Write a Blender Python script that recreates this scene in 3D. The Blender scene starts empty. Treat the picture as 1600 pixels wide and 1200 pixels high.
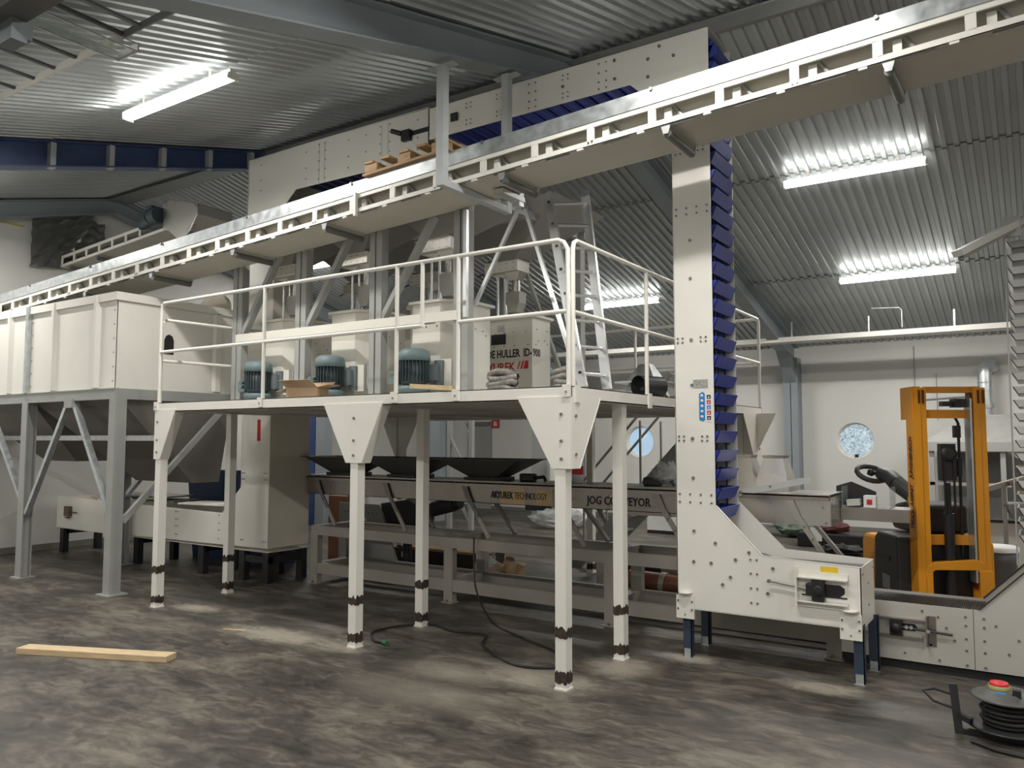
import bpy, math, random
from mathutils import Vector, Matrix
random.seed(7)
SC = bpy.context.scene
COL = SC.collection
PI = math.pi
# ------------------------------------------------------------------ camera
cam_d = bpy.data.cameras.new('camera'); cam = bpy.data.objects.new('camera', cam_d); COL.objects.link(cam)
cam_d.sensor_width = 36; cam_d.sensor_fit = 'HORIZONTAL'; cam_d.lens = 1235.07/1600*36; cam_d.clip_start = .05
yaw, pitch, roll = -0.586733, 0.0700596, 0.0013389
fw = Vector((math.cos(pitch)*math.sin(yaw), math.cos(pitch)*math.cos(yaw), math.sin(pitch)))
rt = Vector((math.cos(yaw), -math.sin(yaw), 0)); up = rt.cross(fw)
r2 = rt*math.cos(roll)+up*math.sin(roll); u2 = -rt*math.sin(roll)+up*math.cos(roll)
M = Matrix((r2, u2, -fw)).transposed().to_4x4(); M.translation = Vector((2.641, -4.6214, 1.65))
cam.matrix_world = M
SC.camera = cam
# ------------------------------------------------------------------ world / exposure
w = bpy.data.worlds.new('world'); SC.world = w; w.use_nodes = True
w.node_tree.nodes['Background'].inputs[0].default_value = (.55, .75, 1, 1)
w.node_tree.nodes['Background'].inputs[1].default_value = 1.6
SC.view_settings.view_transform = 'Standard'; SC.view_settings.look = 'None'
SC.view_settings.gamma = 1; SC.view_settings.exposure = 1.05; SC.view_settings.use_curve_mapping = False
# roof planes
RY, RZ, SN, SF = 2.25, 5.50, .266, .241
def roofz(y): return RZ-(RY-y)*SN if y < RY else RZ-(y-RY)*SF
XL, XR, YN, YF = -9.78, 9.0, -6.6, 10.9
LIGHT_W = 34.0
GAIN_COL = (1.0, .975, .925)
def add_area(name, x, y, z, lx, parent, power):
    ld = bpy.data.lights.new(name, 'AREA'); ld.shape = 'RECTANGLE'; ld.size = lx; ld.size_y = .11
    ld.energy = power; ld.color = GAIN_COL
    lo = bpy.data.objects.new(name, ld); COL.objects.link(lo); lo.parent = parent
    lo.location = (0, 0, -.02)
    return lo
# ------------------------------------------------------------------ materials
MATS = {}
def nm(name):
    m = bpy.data.materials.new(name); m.use_nodes = True
    return m, m.node_tree.nodes, m.node_tree.links, m.node_tree.nodes['Principled BSDF']
def mat(name, col, rough=.5, metal=0., var=.06, scale=6., bump=0., spec=None, stretch=None, bscale=None, rvar=0.):
    if name in MATS: return MATS[name]
    m, N, L, b = nm(name)
    b.inputs['Roughness'].default_value = rough; b.inputs['Metallic'].default_value = metal
    if spec is not None: b.inputs['Specular IOR Level'].default_value = spec
    tc = N.new('ShaderNodeTexCoord'); mp = N.new('ShaderNodeMapping'); L.new(tc.outputs['Object'], mp.inputs[0])
    if stretch: mp.inputs['Scale'].default_value = stretch
    nz = N.new('ShaderNodeTexNoise'); nz.inputs['Scale'].default_value = scale; nz.inputs['Detail'].default_value = 5
    L.new(mp.outputs[0], nz.inputs['Vector'])
    cr = N.new('ShaderNodeValToRGB'); L.new(nz.outputs['Fac'], cr.inputs[0])
    c0 = [max(0, c*(1-var)) for c in col]; c1 = [min(1, c*(1+var)) for c in col]
    cr.color_ramp.elements[0].position = .3; cr.color_ramp.elements[1].position = .7
    cr.color_ramp.elements[0].color = (*c0, 1); cr.color_ramp.elements[1].color = (*c1, 1)
    L.new(cr.outputs[0], b.inputs['Base Color'])
    if rvar:
        mr = N.new('ShaderNodeMapRange'); L.new(nz.outputs['Fac'], mr.inputs[0])
        mr.inputs[1].default_value = .3; mr.inputs[2].default_value = .7
        mr.inputs[3].default_value = rough-rvar; mr.inputs[4].default_value = rough+rvar
        L.new(mr.outputs[0], b.inputs['Roughness'])
    if bump:
        n2 = N.new('ShaderNodeTexNoise'); n2.inputs['Scale'].default_value = bscale or scale*4; L.new(mp.outputs[0], n2.inputs['Vector'])
        bp = N.new('ShaderNodeBump'); bp.inputs['Strength'].default_value = bump; bp.inputs['Distance'].default_value = .01
        L.new(n2.outputs['Fac'], bp.inputs['Height']); L.new(bp.outputs[0], b.inputs['Normal'])
    MATS[name] = m
    return m
WHITE = mat('white powder coat', (.80, .78, .72), .36, var=.025, scale=2)
IVORY = mat('ivory machine paint', (.76, .735, .66), .4, var=.03, scale=3)
CREAM = mat('cream painted panel', (.74, .69, .58), .42, var=.04, scale=2)
BEIGE = mat('beige belt tray', (.58, .55, .47), .5, var=.04, scale=2)
GREY = mat('grey structural paint', (.34, .345, .33), .5, var=.06, scale=4)
RAFT = mat('blue grey rafter paint', (.29, .325, .35), .5, var=.05, scale=2)
BLUEB = mat('blue painted beam', (.045, .075, .18), .5, var=.1)
GALV = mat('galvanised sheet', (.55, .58, .59), .38, .75, var=.14, scale=14, rvar=.08)
ALU = mat('aluminium', (.66, .67, .67), .3, .8, var=.05)
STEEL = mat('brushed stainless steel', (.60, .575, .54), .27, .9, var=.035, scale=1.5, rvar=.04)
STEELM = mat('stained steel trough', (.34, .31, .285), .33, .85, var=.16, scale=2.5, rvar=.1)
HOP = mat('grey hopper sheet', (.30, .288, .27), .5, .2, var=.07, scale=2)
DKHOP = mat('dark hopper sheet', (.10, .096, .088), .5, .3, var=.1, scale=3)
BROWNG = mat('brown grey sheet', (.19, .175, .16), .55, .1, var=.14, scale=1.3)
FRAME = mat('taupe painted frame', (.29, .265, .235), .5, var=.07, scale=3)
BLACK = mat('black paint', (.018, .018, .02), .45, var=.2)
RUBBER = mat('black rubber', (.02, .02, .02), .6, var=.2)
NAVY = mat('navy leg paint', (.03, .045, .075), .5, var=.15)
BUCK = mat('blue plastic', (.022, .045, .33), .4, var=.08, scale=8)
BUCKM = mat('polished bucket steel', (.7, .69, .67), .22, .95, var=.05)
MOTOR = mat('motor blue grey', (.15, .21, .22), .5, var=.06)
MOTDK = mat('motor dark fins', (.05, .07, .075), .5, var=.1)
BOLT = mat('bolt steel', (.30, .29, .27), .4, .8, var=.1)
RED = mat('red paint', (.55, .02, .025), .45, var=.05)
YEL = mat('truck yellow', (.90, .37, .022), .38, var=.04, scale=2)
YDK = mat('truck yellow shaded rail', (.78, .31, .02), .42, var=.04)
WOOD = mat('pine wood', (.66, .50, .30), .6, var=.14, scale=3, stretch=(2, 14, 14), bump=.1)
PALW = mat('pallet wood', (.45, .29, .15), .7, var=.2, scale=3, stretch=(2, 12, 12), bump=.2)
PLY = mat('plywood', (.62, .55, .44), .6, var=.07, scale=4)
CARD = mat('cardboard', (.42, .29, .18), .75, var=.1, scale=5)
TAPE = mat('dark peeled tape', (.045, .03, .022), .7, var=.5, scale=30, bump=.4)
WALLM = mat('wall paint', (.68, .675, .64), .6, var=.03, scale=.7)
WALLG = mat('wall band paint', (.46, .46, .44), .6, var=.04, scale=.7)
YLAB = mat('yellow label', (.80, .55, .03), .5)
BLAB = mat('blue label', (.02, .22, .60), .5)
WLAB = mat('white label', (.78, .78, .76), .5)
SLAB = mat('silver label', (.5, .5, .48), .35, .5, var=.3, scale=60)
BOOT = mat('satin light sheet', (.60, .58, .53), .36, .25, var=.05, scale=2)
PURP = mat('orange brown pipe', (.22, .085, .05), .5, var=.12)
def glassy(name, col, alpha, rough=.25, bump=.6, sc=9.):
    m, N, L, b = nm(name)
    b.inputs['Base Color'].default_value = (*col, 1); b.inputs['Roughness'].default_value = rough
    b.inputs['Alpha'].default_value = alpha
    nz = N.new('ShaderNodeTexNoise'); nz.inputs['Scale'].default_value = sc; nz.inputs['Detail'].default_value = 6; nz.inputs['Distortion'].default_value = 1.2
    tc = N.new('ShaderNodeTexCoord'); L.new(tc.outputs['Object'], nz.inputs['Vector'])
    bp = N.new('ShaderNodeBump'); bp.inputs['Strength'].default_value = bump; bp.inputs['Distance'].default_value = .03
    L.new(nz.outputs['Fac'], bp.inputs['Height']); L.new(bp.outputs[0], b.inputs['Normal'])
    return m
PLAS = glassy('clear crumpled plastic', (.55, .57, .55), .42)
PLASD = glassy('grey plastic film', (.12, .12, .115), .9, .16, .5, 3.)
PLEX = glassy('clear acrylic', (.50, .58, .55), .30, .15, .05)
def emat(name, col, s):
    m = bpy.data.materials.new(name); m.use_nodes = True; N = m.node_tree.nodes; L = m.node_tree.links
    N.clear(); o = N.new('ShaderNodeOutputMaterial'); e = N.new('ShaderNodeEmission')
    e.inputs[0].default_value = (*col, 1); e.inputs[1].default_value = s; L.new(e.outputs[0], o.inputs[0]); return m
GLOW = emat('lit tube diffuser', (1., .985, .93), 9)
# floor: polished dark concrete with worn pale areas and dust spills
def floor_mat():
    m, N, L, b = nm('stained concrete')
    tcg = N.new('ShaderNodeNewGeometry')
    class _T: outputs = {'Object': tcg.outputs['Position']}
    tc = _T
    def noise(s, d, dist=0., rough=.6, vec=None):
        n = N.new('ShaderNodeTexNoise'); n.inputs['Scale'].default_value = s; n.inputs['Detail'].default_value = d
        n.inputs['Distortion'].default_value = dist; n.inputs['Roughness'].default_value = rough
        L.new(vec or tc.outputs['Object'], n.inputs['Vector']); return n
    mp = N.new('ShaderNodeMapping'); mp.inputs['Scale'].default_value = (1, 2.1, 1); mp.inputs['Rotation'].default_value = (0, 0, .5); L.new(tc.outputs['Object'], mp.inputs[0])
    n1 = noise(.9, 11, .35, .68, mp.outputs[0]); n2 = noise(4.5, 12, .8, .72, mp.outputs[0]); n3 = noise(60, 4)
    mx = N.new('ShaderNodeMix'); mx.inputs[0].default_value = .42; L.new(n1.outputs['Fac'], mx.inputs[2]); L.new(n2.outputs['Fac'], mx.inputs[3])
    cr = N.new('ShaderNodeValToRGB'); L.new(mx.outputs[0], cr.inputs[0])
    e = cr.color_ramp.elements
    e[0].position = .38; e[0].color = (.026, .024, .020, 1); e[1].position = .62; e[1].color = (.200, .176, .140, 1)
    k = e.new(.49); k.color = (.072, .064, .053, 1)
    # fine scratches
    mr = N.new('ShaderNodeMapRange'); L.new(n3.outputs['Fac'], mr.inputs[0]); mr.inputs[1].default_value = .62; mr.inputs[2].default_value = .8; mr.inputs[3].default_value = 0; mr.inputs[4].default_value = .25
    m1 = N.new('ShaderNodeMix'); m1.data_type = 'RGBA'; L.new(mr.outputs[0], m1.inputs[0]); L.new(cr.outputs[0], m1.inputs[6]); m1.inputs[7].default_value = (.2, .18, .15, 1)
    # dust spills with a shape of their own
    prev = m1.outputs[2]
    spills = [(-2.75, -.05, .75, .24, .95), (-2.05, .02, .35, .22, .7), (-.25, .15, .55, .26, .75), (-.9, -.05, .5, .25, .4), (.05, .72, .32, .34, .8), (.38, 1.22, .25, .16, .9), (1.38, 1.02, .36, .16, 1.0), (-4.3, .22, .35, .16, .9), (-1.8, .85, .3, .15, .5), (-4.6, .92, .3, .15, .4), (-.8, -.55, .7, .3, .3)]
    for (sx, sy, ax, ay, am) in spills:
        mp2 = N.new('ShaderNodeMapping'); mp2.inputs['Location'].default_value = (-sx/ax, -sy/ay, 0); mp2.inputs['Scale'].default_value = (1/ax, 1/ay, 0); L.new(tc.outputs['Object'], mp2.inputs[0])
        ln = N.new('ShaderNodeVectorMath'); ln.operation = 'LENGTH'; L.new(mp2.outputs[0], ln.inputs[0])
        ad = N.new('ShaderNodeMath'); ad.operation = 'MULTIPLY_ADD'; L.new(n2.outputs['Fac'], ad.inputs[0]); ad.inputs[1].default_value = 2.0; L.new(ln.outputs['Value'], ad.inputs[2])
        r = N.new('ShaderNodeMapRange'); L.new(ad.outputs[0], r.inputs[0]); r.inputs[1].default_value = 1.35; r.inputs[2].default_value = 2.0; r.inputs[3].default_value = am; r.inputs[4].default_value = 0
        mm = N.new('ShaderNodeMix'); mm.data_type = 'RGBA'; L.new(r.outputs[0], mm.inputs[0]); L.new(prev, mm.inputs[6]); mm.inputs[7].default_value = (.36, .325, .265, 1)
        prev = mm.outputs[2]
    L.new(prev, b.inputs['Base Color'])
    rr = N.new('ShaderNodeMapRange'); L.new(n2.outputs['Fac'], rr.inputs[0]); rr.inputs[1].default_value = .3; rr.inputs[2].default_value = .7; rr.inputs[3].default_value = .34; rr.inputs[4].default_value = .62
    L.new(rr.outputs[0], b.inputs['Roughness'])
    bp = N.new('ShaderNodeBump'); bp.inputs['Strength'].default_value = .12; bp.inputs['Distance'].default_value = .01; L.new(n2.outputs['Fac'], bp.inputs['Height']); L.new(bp.outputs[0], b.inputs['Normal'])
    return m
FLOORM = floor_mat()
CEILM = mat('zinc coated roof sheet', (.46, .485, .495), .36, .5, var=.06, scale=1.2, rvar=.06)
# ------------------------------------------------------------------ mesh helpers
class MB:
    def __init__(s): s.v = []; s.f = []; s.m = []; s.sm = []
    def add(s, vs, fs, m=0, sm=False):
        o = len(s.v); s.v += [tuple(v) for v in vs]
        for f in fs: s.f.append([i+o for i in f]); s.m.append(m); s.sm.append(sm)
    def box(s, x0, y0, z0, x1, y1, z1, m=0):
        x0, x1 = min(x0, x1), max(x0, x1); y0, y1 = min(y0, y1), max(y0, y1); z0, z1 = min(z0, z1), max(z0, z1)
        s.add([(x0, y0, z0), (x1, y0, z0), (x1, y1, z0), (x0, y1, z0), (x0, y0, z1), (x1, y0, z1), (x1, y1, z1), (x0, y1, z1)],
              [(0, 3, 2, 1), (4, 5, 6, 7), (0, 1, 5, 4), (1, 2, 6, 5), (2, 3, 7, 6), (3, 0, 4, 7)], m); return s
    def beam(s, p, q, wd, h, up=(0, 0, 1), m=0):
        p = Vector(p); q = Vector(q); d = (q-p).normalized(); u = Vector(up)
        if abs(d.dot(u)) > .99: u = Vector((0, 1, 0))
        r = d.cross(u).normalized(); u = r.cross(d)
        c = []
        for b in (p, q):
            for a, e in ((-1, -1), (1, -1), (1, 1), (-1, 1)): c.append(b+r*(a*wd/2)+u*(e*h/2))
        s.add(c, [(0, 1, 2, 3), (7, 6, 5, 4), (0, 4, 5, 1), (1, 5, 6, 2), (2, 6, 7, 3), (3, 7, 4, 0)], m); return s
    def prism(s, poly, ax, a, b, m=0):
        n = len(poly)
        def P(t, c):
            if ax == 'x': return (c, t[0], t[1])
            if ax == 'y': return (t[0], c, t[1])
            return (t[0], t[1], c)
        vs = [P(t, a) for t in poly]+[P(t, b) for t in poly]
        fs = [tuple(range(n)), tuple(range(2*n-1, n-1, -1))]+[(i, i+n, (i+1) % n+n, (i+1) % n) for i in range(n)]
        s.add(vs, fs, m); return s
    def tube(s, pts, r, n=8, m=0, cap=True, r1=None):
        pts = [Vector(p) for p in pts]; rings = []; pu = None
        for i, p in enumerate(pts):
            d = (pts[min(i+1, len(pts)-1)]-pts[max(i-1, 0)]).normalized()
            if pu is None: pu = Vector((0, 0, 1)) if abs(d.z) < .9 else Vector((1, 0, 0))
            a = d.cross(pu).normalized(); b2 = a.cross(d).normalized(); pu = b2
            rr = r if r1 is None else r+(r1-r)*i/(len(pts)-1)
            rings.append([p+a*(rr*math.cos(2*PI*k/n))+b2*(rr*math.sin(2*PI*k/n)) for k in range(n)])
        vs = [v for g in rings for v in g]; fs = []
        for i in range(len(pts)-1):
            for k in range(n): fs.append((i*n+k, i*n+(k+1) % n, (i+1)*n+(k+1) % n, (i+1)*n+k))
        s.add(vs, fs, m, True)
        if cap: s.add(rings[0], [tuple(range(n-1, -1, -1))], m); s.add(rings[-1], [tuple(range(n))], m)
        return s
    def lathe(s, c, prof, n=24, m=0, ax='z'):
        c = Vector(c); vs = []
        for (r, h) in prof:
            for k in range(n):
                a = 2*PI*k/n; x, y = r*math.cos(a), r*math.sin(a)
                vs.append(c+(Vector((x, y, h)) if ax == 'z' else Vector((x, h, y)) if ax == 'y' else Vector((h, x, y))))
        fs = [(i*n+k, i*n+(k+1) % n, (i+1)*n+(k+1) % n, (i+1)*n+k) for i in range(len(prof)-1) for k in range(n)]
        s.add(vs, fs, m, True); return s
    def fr(s, a, za, b, zb, m=0, t=.006):
        # open funnel between rectangle a=(x0,y0,x1,y1) at za and b at zb, with sheet thickness
        def R(q, z, g): return [(q[0]+g, q[1]+g, z), (q[2]-g, q[1]+g, z), (q[2]-g, q[3]-g, z), (q[0]+g, q[3]-g, z)]
        vs = R(a, za, 0)+R(b, zb, 0)+R(a, za, t)+R(b, zb, t)
        fs = []
        for i in range(4):
            j = (i+1) % 4
            fs += [(i, j, j+4, i+4), (i+8, i+12, j+12, j+8), (i, i+8, j+8, j), (i+4, j+4, j+12, i+12)]
        s.add(vs, fs, m); return s
    def bolt(s, x, y, z, ax='y', r=.009, h=.008, m=1):
        # ax '-y' : sticks toward -y ; 'x' : toward +x
        n = 6; vs = []
        for hh in (0, h):
            for k in range(n):
                a = 2*PI*k/n; c, d = r*math.cos(a), r*math.sin(a)
                vs.append((x+c, y-hh, z+d) if ax == '-y' else (x+hh, y+c, z+d) if ax == 'x' else (x+c, y+d, z+hh))
        s.add(vs, [tuple(range(n)), tuple(range(2*n-1, n-1, -1))]+[(k, k+n, (k+1) % n+n, (k+1) % n) for k in range(n)], m); return s
    def build(s, name, mats, parent=None, bevel=0, fixn=True):
        if not isinstance(mats, (list, tuple)): mats = [mats]
        me = bpy.data.meshes.new(name)
        if parent is not None: off = Vector(parent.get('_o', (0, 0, 0)))
        else:
            xs = [v[0] for v in s.v]; ys = [v[1] for v in s.v]; zs = [v[2] for v in s.v]
            off = Vector(((min(xs)+max(xs))/2, (min(ys)+max(ys))/2, min(zs)))
        me.from_pydata([tuple(Vector(v)-off) for v in s.v], [], s.f)
        for mm in mats: me.materials.append(mm)
        for p, mi, sm in zip(me.polygons, s.m, s.sm): p.material_index = min(mi, len(mats)-1); p.use_smooth = sm
        if fixn:
            import bmesh
            bm = bmesh.new(); bm.from_mesh(me); bmesh.ops.recalc_face_normals(bm, faces=bm.faces); bm.to_mesh(me); bm.free()
        me.update()
        o = bpy.data.objects.new(name, me); COL.objects.link(o)
        if parent is not None: o.parent = parent; o['_o'] = tuple(off)
        else: o.location = off; o['_o'] = tuple(off)
        if bevel:
            b = o.modifiers.new('bevel', 'BEVEL'); b.width = bevel; b.segments = 2; b.limit_method = 'ANGLE'; b.angle_limit = .7
        return o
def tag(o, label, cat, group=None, kind=None):
    o['label'] = label; o['category'] = cat
    if group: o['group'] = group
    if kind: o['kind'] = kind
    return o
def thing(name, label, cat, loc=(0, 0, 0), group=None):
    o = bpy.data.objects.new(name, None); COL.objects.link(o); o.location = loc; o.empty_display_size = .1
    o['_o'] = tuple(loc)
    return tag(o, label, cat, group)
def sub(o, parent):  # third level part: parent is a part whose own origin is at its thing's base
    o.parent = parent; return o
def struct(name, mb, m, bevel=0):
    o = mb.build(name, m, None, bevel); o['kind'] = 'structure'; return o
def copy_tree(o, loc=None, label=None, group=None):
    c = o.copy(); COL.objects.link(c)
    if loc is not None: c.location = loc
    if label: c['label'] = label
    if group: c['group'] = group
    for ch in list(o.children):
        d = ch.copy(); COL.objects.link(d); d.parent = c
        for g in list(ch.children):
            e = g.copy(); COL.objects.link(e); e.parent = d
    return c
def text(name, body, size, loc, rot, m, parent, sx=1., ext=.0015, off=.0, shear=0., font_space=1., width=None):
    cu = bpy.data.curves.new(name, 'FONT'); cu.body = body; cu.size = size; cu.extrude = ext; cu.offset = off
    cu.shear = shear; cu.space_character = font_space; cu.resolution_u = 2
    tmp = bpy.data.objects.new(name+'_c', cu); COL.objects.link(tmp)
    bpy.context.view_layer.update()
    me = bpy.data.meshes.new_from_object(tmp.evaluated_get(bpy.context.evaluated_depsgraph_get()))
    bpy.data.objects.remove(tmp)
    me.materials.clear(); me.materials.append(m)
    if width:
        xs = [v.co.x for v in me.vertices]; sx = width/(max(xs)-min(xs))
    R = Matrix.Translation(Vector(loc)-Vector(parent.get('_o', (0, 0, 0)))) @ rot.to_4x4() @ Matrix.Diagonal((sx, 1, 1, 1))
    me.transform(R)
    o = bpy.data.objects.new(name, me); COL.objects.link(o); o.parent = parent; o['_o'] = parent.get('_o', (0, 0, 0))
    return o
ROT_F = Matrix.Rotation(PI/2, 3, 'X')                     # faces -y
ROT_R = Matrix.Rotation(PI/2, 3, 'Z') @ ROT_F             # faces +x

# ================================================================== SETTING
b = MB(); b.box(XL-.2, YN-.2, -.2, XR+.2, YF+.2, 0); f = struct('floor', b, FLOORM)
# corrugated ceiling: trapezoid ribs running up the slope, sheets lapped at the purlin lines
def ceiling():
    b = MB(); per = .12; d = .028
    n = int((XR-XL+.3)/per)+1
    def profile():
        pts = []; x = XL-.1
        for i in range(n):
            pts += [(x, 0), (x+per*.36, 0), (x+per*.46, d), (x+per*.90, d)]; x += per
        return pts
    pr = profile()
    segs = [(YN-.2, -3.5, .0), (-3.5-.06, -.6, .010), (-.6-.06, RY, .02), (RY, 5.05+.06, .02), (5.05, 7.95+.06, .010), (7.95, YF+.2, .0)]
    for (y0, y1, lift) in segs:
        vs = []
        for (x, h) in pr: vs.append((x, y0, roofz(y0)+h+lift))
        for (x, h) in pr: vs.append((x, y1, roofz(y1)+h+lift))
        k = len(pr); b.add(vs, [(i, i+1, i+1+k, i+k) for i in range(k-1)])
    # solid deck above the sheets keeps daylight out
    for (y0, y1) in ((YN-.2, RY), (RY, YF+.2)):
        za, zb = roofz(y0)+.08, roofz(y1)+.08
        b.add([(XL-.3, y0, za), (XR+.3, y0, za), (XR+.3, y1, zb), (XL-.3, y1, zb), (XL-.3, y0, za+.15), (XR+.3, y0, za+.15), (XR+.3, y1, zb+.15), (XL-.3, y1, zb+.15)],
              [(0, 1, 2, 3), (4, 5, 6, 7), (0, 1, 5, 4), (1, 2, 6, 5), (2, 3, 7, 6), (3, 0, 4, 7)])
    return struct('ceiling', b, CEILM)
ceiling()
# walls, back wall with two round window openings
W1 = (-.15, 1.643, .325); W2 = (-4.42, 1.61, .33)
def back_wall():
    b = MB(); y0, y1 = YF, YF+.25
    xs = [XL-.2, W2[0]-.6, W2[0]+.6, W1[0]-.6, W1[0]+.6, XR+.2]
    for i in (0, 2, 4): b.box(xs[i], y0, 0, xs[i+1], y1, 3.6)
    for (cx, cz, r) in (W2, W1):
        b.box(cx-.6, y0, 0, cx+.6, y1, cz-.6); b.box(cx-.6, y0, cz+.6, cx+.6, y1, 3.6)
        n = 48; vs = []; fs = []
        for k in range(n):
            a = 2*PI*k/n; c, s = math.cos(a), math.sin(a); q = .6/max(abs(c), abs(s))
            for yy in (y0, y1): vs += [(cx+r*c, yy, cz+r*s), (cx+q*c, yy, cz+q*s)]
        for k in range(n):
            a = 4*k; e = 4*((k+1) % n)
            fs += [(a, a+1, e+1, e), (a+2, e+2, e+3, a+3), (a, e, e+2, a+2)]
        b.add(vs, fs)
    return struct('wall_back', b, [WALLM, WALLG])
back_wall()
def gable(name, x0, x1):
    b = MB(); b.prism([(YN-.2, 0), (YF+.2, 0), (YF+.2, roofz(YF+.2)+.05), (RY, RZ+.05), (YN-.2, roofz(YN-.2)+.05)], 'x', x0, x1)
    return struct(name, b, WALLM)
gable('wall_left', XL-.25, XL); gable('wall_right', XR, XR+.25)
b = MB(); b.box(XL-.2, YN-.25, 0, XR+.2, YN, 3.5); struct('wall_front', b, WALLM)
b = MB(); b.box(XL, YN, 0, XL+.015, YF, .09); struct('baseboard_left', b, mat('dark skirting', (.2, .19, .17), .6))
b = MB(); b.box(XL, YF-.015, 0, XR, YF, .08); struct('baseboard_back', b, MATS['dark skirting'])
# windows
def wmat(name, c0, c1, wave):
    m, N, L, bs = nm(name); tc = N.new('ShaderNodeTexCoord')
    if wave:
        t = N.new('ShaderNodeTexWave'); t.inputs['Scale'].default_value = 9; t.inputs['Distortion'].default_value = .3; out = t.outputs['Fac']
    else:
        t = N.new('ShaderNodeTexNoise'); t.inputs['Scale'].default_value = 18; t.inputs['Detail'].default_value = 8; t.inputs['Distortion'].default_value = 2; out = t.outputs['Fac']
    L.new(tc.outputs['Object'], t.inputs['Vector'])
    cr = N.new('ShaderNodeValToRGB'); L.new(out, cr.inputs[0]); cr.color_ramp.elements[0].color = (*c0, 1); cr.color_ramp.elements[1].color = (*c1, 1)
    if not wave: cr.color_ramp.elements[0].position = .35; cr.color_ramp.elements[1].position = .62
    # daylight behind patterned translucent glass
    L.new(cr.outputs[0], bs.inputs['Emission Color']); bs.inputs['Emission Strength'].default_value = .34
    bs.inputs['Base Color'].default_value = (.2, .25, .28, 1); bs.inputs['Roughness'].default_value = .15
    return m
for i, (W, mt) in enumerate(((W1, wmat('frosted daylight pane', (.12, .20, .26), (.75, .88, .95), False)), (W2, wmat('ribbed daylight pane', (.30, .52, .75), (.62, .80, .95), True)))):
    cx, cz, r = W
    b = MB(); n = 48
    b.lathe((cx, YF+.0, cz), [(r+.012, -.006), (r+.012, .0), (r-.0, 0), (r-.012, .16), (r-.03, .16), (r-.03, .12), (r-.008, .12), (r-.008, -.006), (r+.012, -.006)], n, 0, 'y')
    wfr = b.build(f'window_{i+1}', WHITE); wfr['kind'] = 'structure'
    b = MB(); b.lathe((cx, YF+.14, cz), [(r-.01, 0), (r*.6, -.03), (0.001, -.045)], n, 0, 'y')
    p = b.build('pane', mt, wfr)
    if i == 0:
        b = MB(); b.box(cx-.02, YF+.04, cz-r+.01, cx+.035, YF+.1, cz-r+.07); b.build('latch', BLACK, wfr)
# door in the back wall (grey, dark closer above)
b = MB(); b.box(-8.95, YF-.05, 0, -8.25, YF-.005, 2.08); d1 = b.build('door_1', GREY); d1['kind'] = 'structure'
b = MB(); b.box(-8.92, YF-.09, 1.98, -8.28, YF-.05, 2.06); b.build('door_closer', mat('dark grey', (.16, .16, .15), .5), d1)
b = MB(); b.box(-8.36, YF-.1, 1.0, -8.32, YF-.05, 1.14); b.build('door_handle', ALU, d1)
# portal frames: tapered rafters, columns, haunches -> trim
def portal(idx, x, wcol, near_mat, far_mat, blue=False):
    fl = .2; wb = .012
    def raf(ys, ye, dz0, dz1, m):
        # web + flanges hanging under the roof from ridge y to eave
        b = MB()
        def bt(y, d): return roofz(y)-.005-d
        b.prism([(ys, bt(ys, 0)), (ye, bt(ye, 0)), (ye, bt(ye, dz1)), (ys, bt(ys, dz0))], 'x', x-wb/2, x+wb/2)
        for d, o in (((0, 0), 0), ((dz0, dz1), 0)):
            b.prism([(ys, bt(ys, d[0])), (ye, bt(ye, d[1])), (ye, bt(ye, d[1]+.014)), (ys, bt(ys, d[0]+.014))], 'x', x-fl/2, x+fl/2)
        return b
    o = raf(RY, YN, .22, .36, near_mat)
    if blue:
        for k in range(9):
            y = 1.9-k*.62
            o.box(x+.008, y-.028, roofz(y)-.022, x+.085, y+.028, roofz(y)-.03-(.22+.14*(RY-y)/(RY-YN)), 1)
    struct(f'trim_{idx}', o, [near_mat, GREY if not blue else mat('pale stiffener', (.45, .47, .48), .5)])
    o = raf(RY, YF, .22, .36, far_mat); 
    o.prism([(YF-.9, roofz(YF-.9)-.36), (YF-.3, roofz(YF-.3)-.36), (YF-.3, roofz(YF)-.72)], 'x', x-.1, x+.1)
    struct(f'trim_{idx+1}', o, far_mat)
    b = MB()
    for (ya, yb) in ((YF-.32, YF-.01), (YN+.32, YN+.01)):
        zt = roofz(ya)-.3
        s = 1 if yb > ya else -1
        b.box(x-wcol/2, ya, 0, x+wcol/2, ya+s*.014, zt); b.box(x-wcol/2, yb-s*.014, 0, x+wcol/2, yb, zt); b.box(x-.006, ya, 0, x+.006, yb, zt)
        if s > 0: b.box(x-wcol/2, ya+.02, 0, x+wcol/2-.02, yb-.02, zt)
    struct(f'trim_{idx+2}', b, far_mat)
portal(1, -1.2, .26, RAFT, RAFT)
portal(4, -5.85, .26, BLUEB, RAFT, True)
portal(7, XL+.16, .2, RAFT, RAFT)
portal(10, 3.45, .26, RAFT, RAFT)
b = MB(); b.prism([(RY-.16, roofz(RY-.16)-.012), (RY+.16, roofz(RY+.16)-.012), (RY+.16, roofz(RY+.16)-.02), (RY, RZ-.03), (RY-.16, roofz(RY-.16)-.02)], 'x', XL, XR)
struct('trim_13', b, mat('ridge flashing', (.25, .26, .26), .45, .3))
# interior partition column by extinguisher sign
b = MB(); b.box(-6.06, 9.2, 0, -5.72, 9.4, roofz(9.3)-.02); struct('trim_14', b, GREY)

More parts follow.
